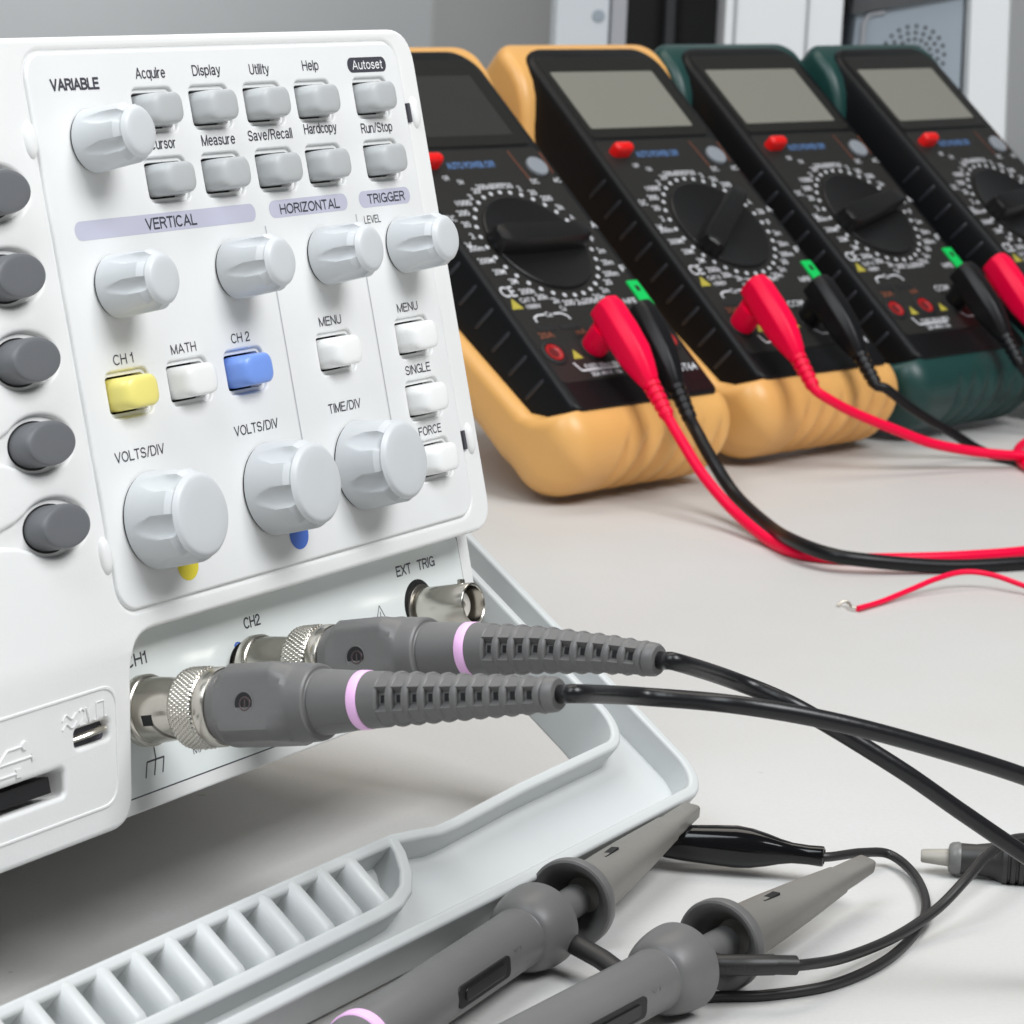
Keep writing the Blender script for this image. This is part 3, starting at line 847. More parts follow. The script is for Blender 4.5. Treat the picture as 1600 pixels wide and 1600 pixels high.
    b.lathe([(-1.6, 1.65), (-0.02, 1.8), (0.06, 1.85), (0.10, 1.97), (0.02, 2.15)], 28, 0, f, cap0=False, cap1=False)
    b.lathe([(0.012, 1.9), (0.02, 1.9)], 28, 1, f)
    b.lathe([(0.03, 1.25), (.09, 1.2), (.09, .95), (0.04, .9)], 24, 2, f @ Matrix.Translation((0.1, 0.3, 0)), cap0=False, cap1=False)
    b.box(-.75, .75, -.14, .14, 0.03, .06, 2, f @ Matrix.Translation((0.1, 0.3, 0)))
    b.build('trimmer_hole', [M['probe'], M['black'], M['trimmer']], pl, 50)
    b = MB(X)
    A.sweep(b, [(41.5, 4.6), (41.55, 4.88), (41.7, 4.96), (43.2, 4.86), (43.4, 4.78), (43.45, 4.5)], 48)
    b.build('marker_ring', M['pink'], root, 40)
    # strain relief: rings joined by four ribs, windows between
    b = MB(X)
    rad = lambda t: 4.78 - (t - 43) * (4.78 - 2.75) / 36.5
    A.sweep(b, [(43.4, 4.3), (43.5, rad(43.5)), (46.8, rad(46.8)), (47.2, rad(47.2) - .35), (47.25, 1.6)], 48)
    nw = 10; pit = (77.6 - 47.2) / nw
    for k in range(nw):
        ta = 47.2 + k * pit; w = pit * 0.56; tb_ = ta + pit
        r0 = rad(ta + w); r1 = rad(tb_)
        A.sweep(b, [(ta + w, r0 - 1.5), (ta + w, r0 - .25), (ta + w + .2, r0 + .02), (ta + w + (pit - w) * .5, r0 + .10), (tb_ - .2, r1 + .02), (tb_, r1 - .25), (tb_, r1 - 1.5)], 48, caps=(False, False))
        for q in (45, 135, 225, 315):
            p, e1, e2, tn = A.fr(ta + w / 2)
            a = R(q); rd = e1 * math.cos(a) + e2 * math.sin(a); tg = -e1 * math.sin(a) + e2 * math.cos(a)
            rm = rad(ta + w / 2)
            hw = rm * 0.34
            b.box(-hw, hw, -w / 2 - .3, w / 2 + .3, rm * .50, rm * .975, 0, frame(p, tg, tn, rd))
    A.sweep(b, [(47.2, rad(47.2) * .74), (77.7, rad(77.7) * .74)], 32, caps=(False, False))
    for k in range(nw):
        tm = 47.2 + k * pit + pit * .28
        for q in (0, 90, 180, 270):
            p, e1, e2, tn = A.fr(tm); a = R(q); rd = e1 * math.cos(a) + e2 * math.sin(a); tg = -e1 * math.sin(a) + e2 * math.cos(a)
            b.box(-.62, .62, -.42, .42, rad(tm) * .70, rad(tm) * .76, 1, frame(p, tg, tn, rd))
    A.sweep(b, [(77.6, 1.5), (77.6, rad(77.6) - .2), (77.9, rad(77.9) + .05), (79.1, rad(79.1)), (79.6, rad(79.6) - .3), (79.7, 1.4)], 48)
    b.build('strain_relief', [M['probe'], M['black']], root, 34)
    b = MB(X)
    pts = [A.pos(t) for t in (40, 48, 56, 64, 72, 80)] + [A.pos(83.5)] + [Vector(p) for p in cab]
    b.tube(catmull(pts, 12), 1.52, 20)
    b.build('cable', M['cable'], root, 60)
    return root
probe_lead(ax1, cab1, 'grey probe plug in the front socket marked CH1, with pink ring and black cable', 0)
probe_lead(ax2, cab2, 'grey probe plug in the middle socket marked CH2, with pink ring and black cable', 0)

# ------------------------------------------------------------------ probes lying on the table
def probe(p0, d, label, zt, switch_t, roll):
    d = Vector(d).normalized()
    p0 = Vector(p0)
    st = [(-120, p0 + d * -120), (0, p0), (20, p0 + d * 20), (90, p0 + d * 90 + Vector((0, 0, zt)))]
    A = Axis(st, (-0.2, -0.55, 0.8))
    root = thing('oscilloscope_probe', Matrix.Translation((p0.x, p0.y, 0)), label, 'probe', 'grey probes lying in front of the handle')
    X = Matrix.Translation((-p0.x, -p0.y, 0))
    b = MB(X)
    prof = [(-63.0, 4.6), (-62.9, 5.1), (-62, 5.3), (-30, 5.35), (-12, 5.35), (-8.3, 5.4), (-8.1, 5.5), (-7.9, 5.8), (-7.2, 6.35), (-6.2, 6.8), (-5.0, 7.15), (-3.6, 7.45), (-2.0, 7.68), (-0.4, 7.8), (0.4, 7.8), (0.75, 7.65), (0.95, 7.3), (1.1, 6.5), (1.4, 5.4), (1.9, 5.2), (2.1, 5.95), (2.3, 6.15), (3.1, 6.15), (3.4, 5.95), (3.6, 5.0), (3.9, 3.4), (4.4, 3.0)]
    A.sweep(b, prof, 64)
    A.sweep(b, [(4.3, 2.95), (16, 2.95)], 32)
    barrel = b.build('barrel', M['probe'], root, 22)
    # range switch
    p, e1, e2, tn = A.fr(switch_t); a = R(roll); rd = e1 * math.cos(a) + e2 * math.sin(a); tg = rd.cross(tn)
    f = frame(p + rd * 5.1, tn, tg, rd)
    b = MB(X)
    plate(b, [rrect(-9.5, 9.5, -1.9, 1.9, 1.1, 5)], -1, 0.32, 0.05, 1, 1, f)
    plate(b, [rrect(-7.4, 7.4, -1.15, 1.15, 0.9, 4)], 0.1, 0.6, 0.2, 2, 0, f)
    b.build('range_switch', [M['dial'], M['black']], barrel, 30)
    b = MB(X)
    text(b, 'X1', 11.5, 14.2, 0.6, 1.6, 0.12, 0, -0.004, xf=f)
    b.build('lettering', M['tool_ring'], barrel)
    b = MB(X)
    A.sweep(b, [(-65.8, 4.6), (-65.7, 5.2), (-65.5, 5.4), (-63.3, 5.4), (-63.1, 5.2), (-63.0, 4.6)], 48)
    b.build('marker_ring', M['pink'], root, 40)
    b = MB(X)
    A.sweep(b, [(-105, 2.6), (-76, 4.2), (-65.6, 5.1)], 40)
    b.build('boot', M['probe'], root, 30)
    # finger flange: open cup facing the barrel, then the hook sleeve
    b = MB(X)
    A.sweep(b, [(20.5, 3.0), (18.2, 3.6), (16.6, 5.0), (15.2, 5.7), (14.6, 6.0), (13.2, 7.4), (13.1, 7.8), (13.3, 8.2), (13.8, 8.35), (15.0, 8.3), (15.6, 8.15), (16.3, 7.7), (17.6, 6.6), (18.6, 5.6), (19.2, 5.1)], 64, caps=(False, False))
    cup = b.build('finger_flange', M['probe'], root, 32)
    def sq(hx, hy, e):
        def f_(th):
            c, s = abs(math.cos(th)) / hx, abs(math.sin(th)) / hy
            return (c ** e + s ** e) ** (-1 / e)
        return f_
    b = MB(X)
    sleeve = [(18.9, sq(5.15, 5.3, 2)), (21, sq(4.9, 5.1, 2.1)), (24, sq(4.6, 5.0, 2.4)), (32, sq(4.0, 4.5, 2.8)), (42, sq(3.3, 3.8, 3.2)), (50, sq(2.75, 3.2, 3.4)), (57.5, sq(2.25, 2.65, 3.6)), (57.8, sq(1.9, 2.3, 3.6))]
    A.sweep(b, sleeve, 64)
    hs = b.build('hook_sleeve', M['probe_tip'], root, 30)
    p, e1, e2, tn = A.fr(31); rd = (e1 * math.cos(R(-12)) + e2 * math.sin(R(-12))); f = frame(p + rd * 3.95, tn, tn.cross(rd), rd)
    b = MB(X)
    b.box(-2.4, 3.2, -.75, .75, -1.5, 0.30, 0, f)
    b.build('catch_window', M['black'], hs)
    b = MB(X); b.box(-2.2, -0.4, -.6, .6, -1.0, 0.36, 0, f); b.build('catch', M['probe_tip'], hs)
    b = MB(X)
    A.sweep(b, [(56.5, sq(2.0, 2.4, 4)), (63, sq(1.75, 2.15, 5)), (69.4, sq(1.45, 1.9, 5)), (69.8, sq(1.2, 1.65, 5))], 48)
    b.build('hook_tip', M['probe_tip'], root, 30)
    return A
Ap1 = probe((7.6, 489.0, 7.9), (0.4375, 0.899, 0), 'grey probe lying along the handle, its hook tip touching the black crocodile clip', 4.0, -31, 80)
Ap2 = probe((31.8, 471.1, 7.9), (0.556, 0.831, 0), 'grey probe nearest the camera, its hook tip lying free on the table', 1.0, -28.5, 80)

# ground leads: sheath at the probe, thin black wire
def tubething(name, label, cat, group, parts, base):
    root = thing(name, Matrix.Translation(base), label, cat, group)
    X = Matrix.Translation(-Vector(base))
    return root, X
root, X = tubething('ground_lead', 'black ground lead curling on the table from a probe to a glossy crocodile clip', 'ground lead', 'thin black ground leads', None, (24.4, 477.6, 0))
b = MB(X)
b.tube([(10.0, 491.0, 6.6), (12.8, 487.0, 6.2), (18.9, 480.6, 5.2), (24.0, 475.4, 3.4)], lambda k: 2.3 - .25 * k, 16, flat=0.8)
b.tube([(23.8, 475.6, 3.4), (26.2, 473.4, 2.4)], 1.5, 14)
sh = b.build('sheath', M['wire'], root, 40)
b = MB(X)
b.tube(catmull([(25.0, 474.6, 2.8), (28, 472.6, 1.5), (33, 473.6, 1.1), (39.0, 475.9, 1.0), (48.0, 477.7, 1.0), (59.8, 484.0, 1.0), (70.3, 496.4, 1.0), (78.1, 512.5, 1.0), (82.1, 527.2, 1.3), (82.1, 544.1, 1.6), (78.3, 553.5, 2.6), (72, 548.5, 4.4), (64.5, 541.6, 5.5), (60.5, 541.8, 5.6)], 10), 0.95, 14)
b.build('wire', M['wire'], root, 60)
b = MB(X)
A = Axis([(0, (31.0, 546.8, 5.6)), (16, (46.8, 545.4, 5.6)), (33, (63.6, 541.4, 5.6))], (-0.1, -0.5, 0.85))
el = lambda a, c: (lambda th: 1 / math.sqrt((math.cos(th) / a) ** 2 + (math.sin(th) / c) ** 2))
A.sweep(b, [(0, el(2.5, 2.2)), (2, el(3.3, 3.0)), (6, el(3.7, 3.5)), (12, el(4.0, 3.95)), (16, el(4.15, 4.2)), (19, el(3.9, 3.9)), (22, el(3.3, 3.2)), (24.6, el(2.6, 2.45)), (27, el(2.1, 2.0)), (30.2, el(1.95, 1.9)), (32.6, el(2.05, 2.0)), (33.0, el(2.0, 1.95)), (33.2, el(1.5, 1.5)), (32.0, el(1.2, 1.2))], 40)
b.build('crocodile_clip', M['gloss'], root, 50)

root, X = tubething('ground_lead', 'black ground lead running from the nearest probe out beneath the probe cable', 'ground lead', 'thin black ground leads', None, (38.5, 480.8, 0))
b = MB(X)
b.tube([(36.6, 476.6, 7.4), (38.9, 473.6, 7.6), (45.2, 474.2, 7.7), (48.5, 475.2, 7.5)], lambda k: 2.2 - .2 * k, 16, flat=.9)
b.tube([(48.0, 475.0, 7.55), (52.4, 476.5, 7.1)], 1.72, 14)
sh = b.build('sheath', M['wire'], root, 40)
f = frame((39.0, 471.9, 7.9), (0.993, 0.10, 0.01), (-.05, 0.25, .966), (0.1, -0.966, 0.25))
b = MB(X); text(b, 'TURNG', 0.6, 6.4, -0.7, 1.2, 0.35, 0, 0, xf=f)
b.build('lettering', M['tool'], sh)
b = MB(X)
b.tube(catmull([(50, 475.7, 7.3), (54.5, 478.4, 6.6), (62.5, 488.8, 4.4), (73.0, 503.5, 3.2), (82.0, 514.5, 5.0), (88.5, 522.5, 8.5), (93.5, 531.5, 10.2), (99.5, 541.5, 10.4), (108, 555, 7.0), (122, 572, 1.5), (150, 590, 1.0)], 10), 1.0, 14)
b.build('wire', M['wire'], root, 60)

# small trimming tool
tl = thing('trimming_tool', at((86, 550, 0)), 'small dark trimming tool with pale flat tip and grey collar, under the probe cable', 'trimming tool')
X = Matrix.Translation((-86, -550, 0))
A = Axis([(0, (85.0, 550.6, 3.6)), (6, (90.9, 550.0, 3.6)), (40, (123.5, 546.2, 4.2))], (-0.1, -0.5, 0.85))
b = MB(X)
A.sweep(b, [(-1.0, el(0.9, 1.25)), (-0.7, el(1.1, 1.5)), (4.6, el(1.6, 1.9)), (5.0, el(1.6, 1.9))], 4 * 6)
b.build('blade', M['tool_tip'], tl, 40)
b = MB(X); A.sweep(b, [(4.4, 1.9), (4.6, 2.7), (5.2, 3.1), (6.4, 3.3), (6.9, 3.1)], 36); b.build('collar', M['tool_ring'], tl, 40)
b = MB(X)
st = [(6.7, 2.9), (7.0, 3.05), (10, 3.0), (13.5, 3.5), (15.0, 4.4)]
t = 15.3
while t < 34:
    st += [(t, 4.9), (t + .9, 5.0), (t + 1.1, 4.55), (t + 1.5, 4.55)]; t += 1.7
st += [(34.4, 4.2)]
A.sweep(b, st, 36); b.build('handle', M['tool'], tl, 40)

# ------------------------------------------------------------------ multimeters
MT = 0.873738647
MPOS = [((4.43, 954.06, 76.76), 0.80497), ((69.66, 1034.22, 76.76), 0.78920), ((129.56, 1096.34, 76.76), 0.81445), ((194.17, 1150.89, 76.76), 0.86682)]
MFR = []
for p, y in MPOS:
    u_, v_, n_, h_ = axes(y, MT)
    MFR.append(frame(p, u_, v_, n_))
mlabels = ['orange cased multimeter standing closest behind the oscilloscope, its screen dark',
           'orange cased multimeter standing second in the row, dial lever pointing to upper right',
           'green cased multimeter standing next to the orange ones, two empty red jacks showing',
           'green cased multimeter at the far right end of the row, cut by the picture edge']
meter = thing('multimeter', MFR[0], mlabels[0], 'multimeter', 'multimeters standing in a row')
def holster(mb):
    V0, VE, V1 = -85.0, -69.0, 97.5
    r1 = 9.0
    vs = [(V0, 0.0)]
    for k in range(1, 27):
        an = R(90 * k / 26); vs.append((VE - (VE - V0) * math.cos(an), math.sin(an)))
    for k in range(1, 30): vs.append((VE + (V1 - r1 - VE) * k / 30, 1))
    for k in range(11): vs.append((V1 - r1 * (1 - math.sin(R(90 * k / 10))), 1))
    rings = []
    def arcto(pts, cx, cy, qx, qy, a0):
        for k in range(9):
            an = R(a0 + 90 * k / 8); pts.append((cx + qx * math.cos(an), cy + qy * math.sin(an)))
    for v, sn in vs:
        d = 0
        if v > V1 - r1: d = r1 - math.sqrt(max(0, r1 ** 2 - (v - V1 + r1) ** 2))
        a = 41.5 - d * .9 - 13.0 * (1 - sn)
        e0 = min(1, max(0, (-60.5 - v) / 8.5)); e1 = min(1, max(0, (v - 56) / 28))
        e0 = e0 * e0 * (3 - 2 * e0); e1 = e1 * e1 * (3 - 2 * e1)
        m0 = min(1, max(0, (v + 59) / 60)) * min(1, max(0, (70 - v) / 14))
        wt = -13.5 - 7.0 * m0 + 12.6 * e0 + 11.6 * e1 - d * .35
        wb = -35.5 + d * .95
        if sn < 1:
            wt = -17.0 + (wt + 17.0) * sn; wb = -17.0 + (wb + 17.0) * sn
        sc = max(sn, 0.02)
        rb = (13.0 - d * .35) * sc; rtp = min((4.0 + 5.0 * e0 - d * .1) * sc, (wt - wb) * .45)
        rb = min(rb, (wt - wb) * .5)
        full = []
        def run(p, q, n):
            for k in range(1, n): full.append((p[0] + (q[0] - p[0]) * k / n, p[1] + (q[1] - p[1]) * k / n))
        corners = ((a - rb, wb + rb, 270, rb), (a - rtp, wt - rtp, 0, rtp), (-a + rtp, wt - rtp, 90, rtp), (-a + rb, wb + rb, 180, rb))
        for i, (cx, cy, a0, q) in enumerate(corners):
            arcto(full, cx, cy, q, q, a0)
            nx = corners[(i + 1) % 4]
            st = (nx[0] + nx[3] * math.cos(R(nx[2])), nx[1] + nx[3] * math.sin(R(nx[2])))
            run(full[-1], st, 150 if i % 2 else 8)
        ring = []
        for x, w in full:
            dv = dw = 0
            if v < -66 and -20 < x < 38 and w < -2:
                env = min(1, (-66 - v) / 8) * min(1, (x + 20) / 5) * min(1, (38 - x) / 4) * min(1, (-2 - w) / 7)
                ph = ((x - 0.30 * (w + 20)) / 9.0) % 1.0
                k = env * (1 - abs(math.sin(math.pi * ph)) ** 0.9)
                dv = k * 3.6 * (1 - .3 * sn); dw = k * 2.8 * sn * (1 if w < -20 else 0)
            ring.append((x, v + dv, w + dw))
        rings.append(ring)
    mb.loft(rings)
b = MB(); holster(b)
b.build('holster', M['orange'], meter, 50)
b = MB()
cs = [(-30, 0, 0), (-13, 0, 0), (-4, -1.6, .3), (-1.4, -2.2, .4), (-0.5, -2.7, .6), (0, -3.6, 1.1)]
b.loft([[(x, y, w) for x, y in rrect(-37 - i, 37 + i, -69.9 + j * .4, 92.3 - j * 2, (3.5, 3.5, 10.5, 10.5), 8)] for w, i, j in cs])
case = b.build('case', M['case'], meter, 40)
b = MB()
for s in (-1, 1):
    b = MB()
    for k in range(9):
        v = 28 - 10.2 * k
        x0 = 37.0 * s
        f = frame((x0, v, -13.5), (s, 0, 0), (0, 1, 0), (0, 0, 1))
        b.loft([[(a - i, y, w) for a, y in ((-.8, -.75), (-.1, -.7), (0.45, -.25), (0.45, .25), (-.1, .7), (-.8, .75))] for w, i in ((1.0, 0.6), (1.8, 0.1), (5.5, .65), (9.2, 1.45), (10.2, 2.1))], True, True, 0, True, f)
    b.build('side_grip', M['grip'], case, 30)
b = MB()
plate(b, [rrect(-32.4, 31.8, -58.5, 43.4, 2.0, 4)], -0.5, 0.12, 0.1, 1)
fp = b.build('face_plate', M['face'], meter)
b = MB(); plate(b, [rrect(-31.4, 31.2, 45.0, 86.0, 2.2, 5)], -0.5, 0.25, 0.12, 1)
sb = b.build('screen_surround', M['bezel'], meter)
b = MB(); plate(b, [rrect(-28.7, 25.6, 49.6, 78.4, 0.8, 3)], 0.0, 0.32, 0.03, 1)
b.build('screen', M['lcd'], meter)
# dial with lever
b = MB()
b.lathe([(0.1, 20.8), (0.9, 20.6), (1.1, 20.2), (1.0, 19.8), (0.8, 0.2)], 64)
dl = b.build('dial', M['dial'], meter, 30)
b = MB()
def lever(mb):
    ys = [(-21.3, 2.2, 6.0), (-20.5, 3.7, 6.6), (-17, 4.4, 7.0), (0, 4.1, 7.2), (14, 3.5, 7.0), (19.5, 2.9, 6.7), (21.2, 1.7, 6.0)]
    mb.loft([[(-wd - .8, y, .7), (-wd - .6, y, 3), (-wd, y, hh - 1.0), (-wd + .7, y, hh - .15), (0, y, hh), (wd - .7, y, hh - .15), (wd, y, hh - 1.0), (wd + .6, y, 3), (wd + .8, y, .7)] for y, wd, hh in ys])
lever(b)
b.build('lever', M['dial'], dl, 34)
# push buttons
b = MB()
b.loft([[(x, y, w) for x, y in rrect(-28.3 + i, -18.9 - i, 35.2 + i, 39.5 - i, 2.1 - i, 7)] for w, i in ((0, 0), (3.0, 0.05), (3.8, .25), (4.3, .6), (4.6, 1.15), (4.7, 1.8))])
b.build('power_button', M['red_button'], meter, 40)
b = MB(); b.lathe([(0, 4.3), (0.9, 4.2), (1.2, 3.9), (1.25, 0.2)], 32, 0, at((25.6, 34.0, 0)))
b.build('round_button', M['hold'], meter, 30)
# transistor socket and input jacks
b = MB(); plate(b, [rrect(27.5, 33.0, -31.4, -19.8, 0.5, 3)], -.4, 0.7, 0.15, 1)
b.box(29.5, 31.4, -24.6, -22.2, .5, .74, 1)
b.build('transistor_socket', [M['green_socket'], M['black']], meter)
for i, x in enumerate((-27.2, -9.1, 9.0, 27.4)):
    b = MB()
    b.lathe([(0, 5.0), (0.5, 4.9), (0.7, 4.5), (0.7, 3.7), (-2, 3.6)], 32, 0, at((x, -46.2, 0)), cap1=False)
    b.lathe([(0.15, 3.4), (0.75, 3.3), (0.8, 2.7), (0.3, 1.9)], 28, 1 if i != 2 else 0, at((x, -46.2, 0)), cap1=False)
    b.lathe([(0.2, 2.0), (0.3, 1.9)], 20, 2 if i != 2 else 0, at((x, -46.2, 0)))
    b.build('jack', [M['black'], M['red_socket'], M['red_hole']], meter, 40)
b = MB(); plate(b, [rrect(-27.2, -18.8, -37.2, -34.9, .5, 3), ], -.3, .3, .08, 1); plate(b, [rrect(-16.6, -8.4, -37.2, -34.9, .5, 3)], -.3, .3, .08, 1)
b.build('capacitor_slot', M['black'], meter)
# printing
b = MB(); Z = 0.2
WH, CY, ORA, OLV = range(4)
RD = 23.4; PH0 = 1.5768
lab = {0: '200', 1: '750', 2: '2', 3: '20', 4: '200', 5: '2k', 6: 'A', 7: '20', 8: 'F', 9: '2m', 10: '20m', 11: '200m', 12: '20', 13: '2n', 14: '20n', 15: '200n', 16: '2u', 17: '200', 18: '2k', 19: '20k', 20: '200k', 21: '2M', 22: '20M', 23: '200M', 24: '200m', 25: '2', 26: '20', 27: '200', 28: '1000', 29: '2', 30: '20', 31: '200m'}
for k in range(32):
    a = PH0 - k * math.pi / 16
    cx, cy = RD * math.cos(a), RD * math.sin(a)
    flat(b, ell(cx, cy, 0.85, 0.85, 10), Z, WH)
    s = lab[k]; wd = 1.75 * len(s)
    rr = RD + 3.0 + 0.32 * wd * abs(math.cos(a))
    tx, ty = rr * math.cos(a), rr * math.sin(a)
    text(b, s, tx - wd / 2, tx + wd / 2, ty - 1.2, 2.4, Z, WH, 0.012)
for s, x, y, wd, cp in (('A', 32.3, 6.4, 2.6, 2.9), ('F', 31.0, -13.8, 2.4, 2.9), ('V', -34.0 + 3.4, 1.2, 2.8, 2.9), ('DC', -30.0, 13.2, 3.6, 2.6), ('CE', -28.4, -19.4, 6.4, 4.6), ('ON', -14.6, 29.0, 2.6, 2.0), ('OFF', -19.8, 31.0, 3.0, 2.0),
                        ('DC', 19.8, 27.6, 3.4, 2.2), ('AC', 30.6, 27.6, 3.4, 2.2), ('hFE', 23.4, -28.0, 6.0, 2.4), ('Cx', -9.4, -28.4, 2.6, 2.2), ('CAT II', -22.5, -23.6, 6.6, 1.9), ('1000V', -21.5, -26.4, 6.6, 1.9), ('COM', 9.0, -38.6, 8.6, 2.9),
                        ('FUSED 200mA MAX', -9.5, -53.0, 17, 1.8), ('20A MAX 10s', -10.5, -56.3, 14, 1.8), ('1000V', 21.5, -52.2, 6.5, 1.7), ('UT64', 27.0, -58.0, 9.2, 3.1)):
    text(b, s, x - wd / 2, x + wd / 2, y - cp / 2, cp, Z, WH, 0.014)
for pl in (((-25.0, -33.2), (-25.0, -31.2), (-22.6, -30.3), (-19.5, -30.3)), ((-15.5, -30.3), (-12.0, -30.3), (-9.9, -31.6), (-9.4, -33.2)), ((-22, -51.0), (-20.5, -54.5), (-3, -54.5)), ((8, -50.6), (11, -53.4), (19, -53.4), (24, -51.0))):
    for p, q in zip(pl[:-1], pl[1:]): seg(b, *p, *q, 0.75, Z, WH)
text(b, 'Cx', -19.2, -16.0, -31.4, 2.2, Z, WH, 0.012)
text(b, 'AUTO POWER OFF', -15.6, 7.0, 35.0, 2.9, Z, CY, 0.03)
text(b, '20A', -28.4, -21.6, -39.9, 2.5, Z, ORA, 0.014); text(b, 'mA', -11.2, -6.4, -39.9, 2.5, Z, ORA, 0.014); text(b, 'V', 26.0, 28.6, -39.9, 2.5, Z, ORA, 0.014)
for x, y, q in ((-29.0, -25.0, 2.6), (-18.2, -47.8, 2.2), (0.2, -47.6, 2.2), (18.4, -47.4, 2.2)):
    b.add([(x - q, y - q * .8, Z), (x + q, y - q * .8, Z), (x, y + q, Z)], [(0, 1, 2)], OLV)
seg(b, 17.2, 42.0, 18.2, 28.5, .5, Z, ORA); seg(b, 32.0, 41.0, 31.4, 31, .5, Z, ORA)
b.build('legend', [M['legend_ink'], M['cyan_ink'], M['orange_ink'], M['olive_ink']], fp)
# rear prop
b = MB()
f = frame((0, 62, -37), (1, 0, 0), (0, -math.sin(MT), math.cos(MT)), (0, -math.cos(MT), -math.sin(MT)))
plate(b, [rrect(-30, 30, -1.5, 1.5, 1, 3)], -1, 87.5, .4, 1, 0, f)
b.build('prop_stand', M['orange'], meter)
# the other three meters
meters = [meter]
def copy_tree(o, parent):
    c = o.copy(); COL.objects.link(c); c.parent = parent
    for ch in o.children: copy_tree(ch, c)
    return c
kids = list(meter.children)
for i in (1, 2, 3):
    r = meter.copy(); COL.objects.link(r)
    r.matrix_world = scaled(MFR[i]); r['label'] = mlabels[i]
    for ch in kids: copy_tree(ch, r)
    meters.append(r)
dials = [-91, -55, -78, -84]
for i, r in enumerate(meters):
    for ch in r.children:
        n = ch.name.split('.')[0]
        if n in ('holster', 'prop_stand'):
            ch.material_slots[0].link = 'OBJECT'; ch.material_slots[0].material = M['orange' if i < 2 else 'green']
        if n == 'screen' and i == 0:
            ch.material_slots[0].link = 'OBJECT'; ch.material_slots[0].material = M['lcd_dark']; ch['label'] = 'dark screen'  # dark reflection of this screen put into its colour
        if n == 'dial': ch.rotation_euler = (0, 0, R(dials[i]))

# ------------------------------------------------------------------ test leads plugged into the meters
def test_lead(mi, ju, m, label, cable, group='banana plug test leads in the meters', tilt=0.0, w0=13.5, thick=1.75):
    F = MFR[mi]
    base = F @ Vector((ju, -46.2, 0))
    root = thing('test_lead', Matrix.Translation(base), label, 'test lead', group)
    X = Matrix.Translation(-base)
    b = MB(X)
    b.lathe([(0.8, 4.3), (2, 4.5), (7, 4.8), (9, 4.9)], 28, 0, F @ at((ju, -46.2, 0)))
    # elbow body running down the meter
    pts = [(6.6, w0 + .6), (6.2, w0 + .7), (3, w0 + .9), (-6, w0), (-14, w0 - .8), (-19, w0 - 1.5), (-23, w0 - 2.2), (-24.5, w0 - 2.5)]
    hw = [(3.5, 4.0), (4.1, 4.7), (4.5, 5.2), (4.7, 5.5), (4.5, 5.2), (3.8, 4.3), (3.1, 3.3), (2.6, 2.7)]
    rings = []
    def place(x, v, w): return F @ Vector((ju + x + tilt * (v), -46.2 + v, w))
    for (v, w), (hx, hw_) in zip(pts, hw):
        rings.append([place(x, v, w + z) for x, z in roundpoly([(-hx, -hw_ * .9, 2), (hx, -hw_ * .9, 2), (hx, hw_ * .45, 1.6), (hx * .55, hw_, 1.6), (-hx * .55, hw_, 1.6), (-hx, hw_ * .45, 1.6)], 4)])
    b.loft(rings)
    plug = b.build('plug', m, root, 38)
    b = MB(X)
    for k in range(5):
        v = -24.4 - k * 2.5; w = w0 - 2.5 - k * .45
        a, c = place(0, v, w), place(0, v - 1.5, w - .25)
        b.tube([a, c], 2.95 - k * .12, 16)
    a, c = place(0, -24, w0 - 2.4), place(0, -36.8, w0 - 4.8)
    b.tube([a, c], lambda k: 2.3 - .25 * k, 14)
    b.build('ribbed_boot', m, root, 38)
    b = MB(X)
    st = [place(0, -31, w0 - 3.7), place(0, -36.8, w0 - 4.8)]
    b.tube(catmull(st + [Vector(p) for p in cable], 12), thick, 14)
    b.build('cable', m, root, 60)
    return place(0, -46, w0 - 6.8)
test_lead(0, -9.1, M['red_lead'], 'red test lead plugged into the nearest orange multimeter, running under the black one', [(52.2, 892.0, 23.6), (59.1, 882.97, 14.5), (68.2, 870.06, 6.4), (77.6, 850.2, 2.0), (83.7, 836.81, 1.9), (92.55, 831.59, 1.9), (103.78, 831.17, 1.9), (123.19, 835.74, 2.0), (139.28, 842.31, 2.0), (153.95, 850.42, 2.0), (171.92, 864.72, 2.0)], w0=13.0)
test_lead(0, 9.0, M['black_lead'], 'black test lead plugged into the nearest orange multimeter beside its red lead', [(57.68, 904.38, 24.1), (61.63, 897.03, 18.2), (69.5, 885.78, 8.3), (78.19, 861, 4.2), (83.14, 836.5, 5.4), (91.36, 821.35, 5.3), (102.35, 819.13, 4.2), (127.43, 825.46, 2.0), (151.28, 834.23, 2.0), (168.22, 844.37, 2.0)], w0=9.5, tilt=0.12, thick=2.1)
test_lead(1, -27.2, M['red_lead'], 'red test lead plugged into the second orange multimeter, arching over the green case', [(104.52, 966.31, 27.3), (114.7, 971.31, 21.8), (130.1, 978.13, 15.3), (142.07, 983.29, 10.6), (154.1, 988.8, 7.67), (165.89, 992.51, 5.9), (177.74, 996.41, 4.99), (196.37, 1000.5, 5.02)], w0=14.0)
test_lead(1, 9.0, M['black_lead'], 'black test lead plugged into the second orange multimeter, passing before the green case', [(127.9, 992.81, 27.0), (136.3, 995.61, 20.8), (144.47, 1000.64, 15.5), (154.38, 1007.6, 9.7), (164.87, 1011.0, 3.6), (173.03, 1007.0, 2.0), (178.63, 1000.41, 2.0), (193.32, 982.38, 2.0)], w0=11.0)
test_lead(2, 27.4, M['red_lead'], 'red test lead plugged into the green multimeter with two empty jacks', [(208, 1070, 16), (212, 1090, 5), (207, 1085, 2.2), (199.57, 1069.42, 2.0), (186.7, 1042.37, 2.0), (179.61, 1020.29, 2.0), (177.81, 997.42, 2.0), (183.1, 976, 2.0), (194.6, 965.54, 2.0)], w0=13.5)
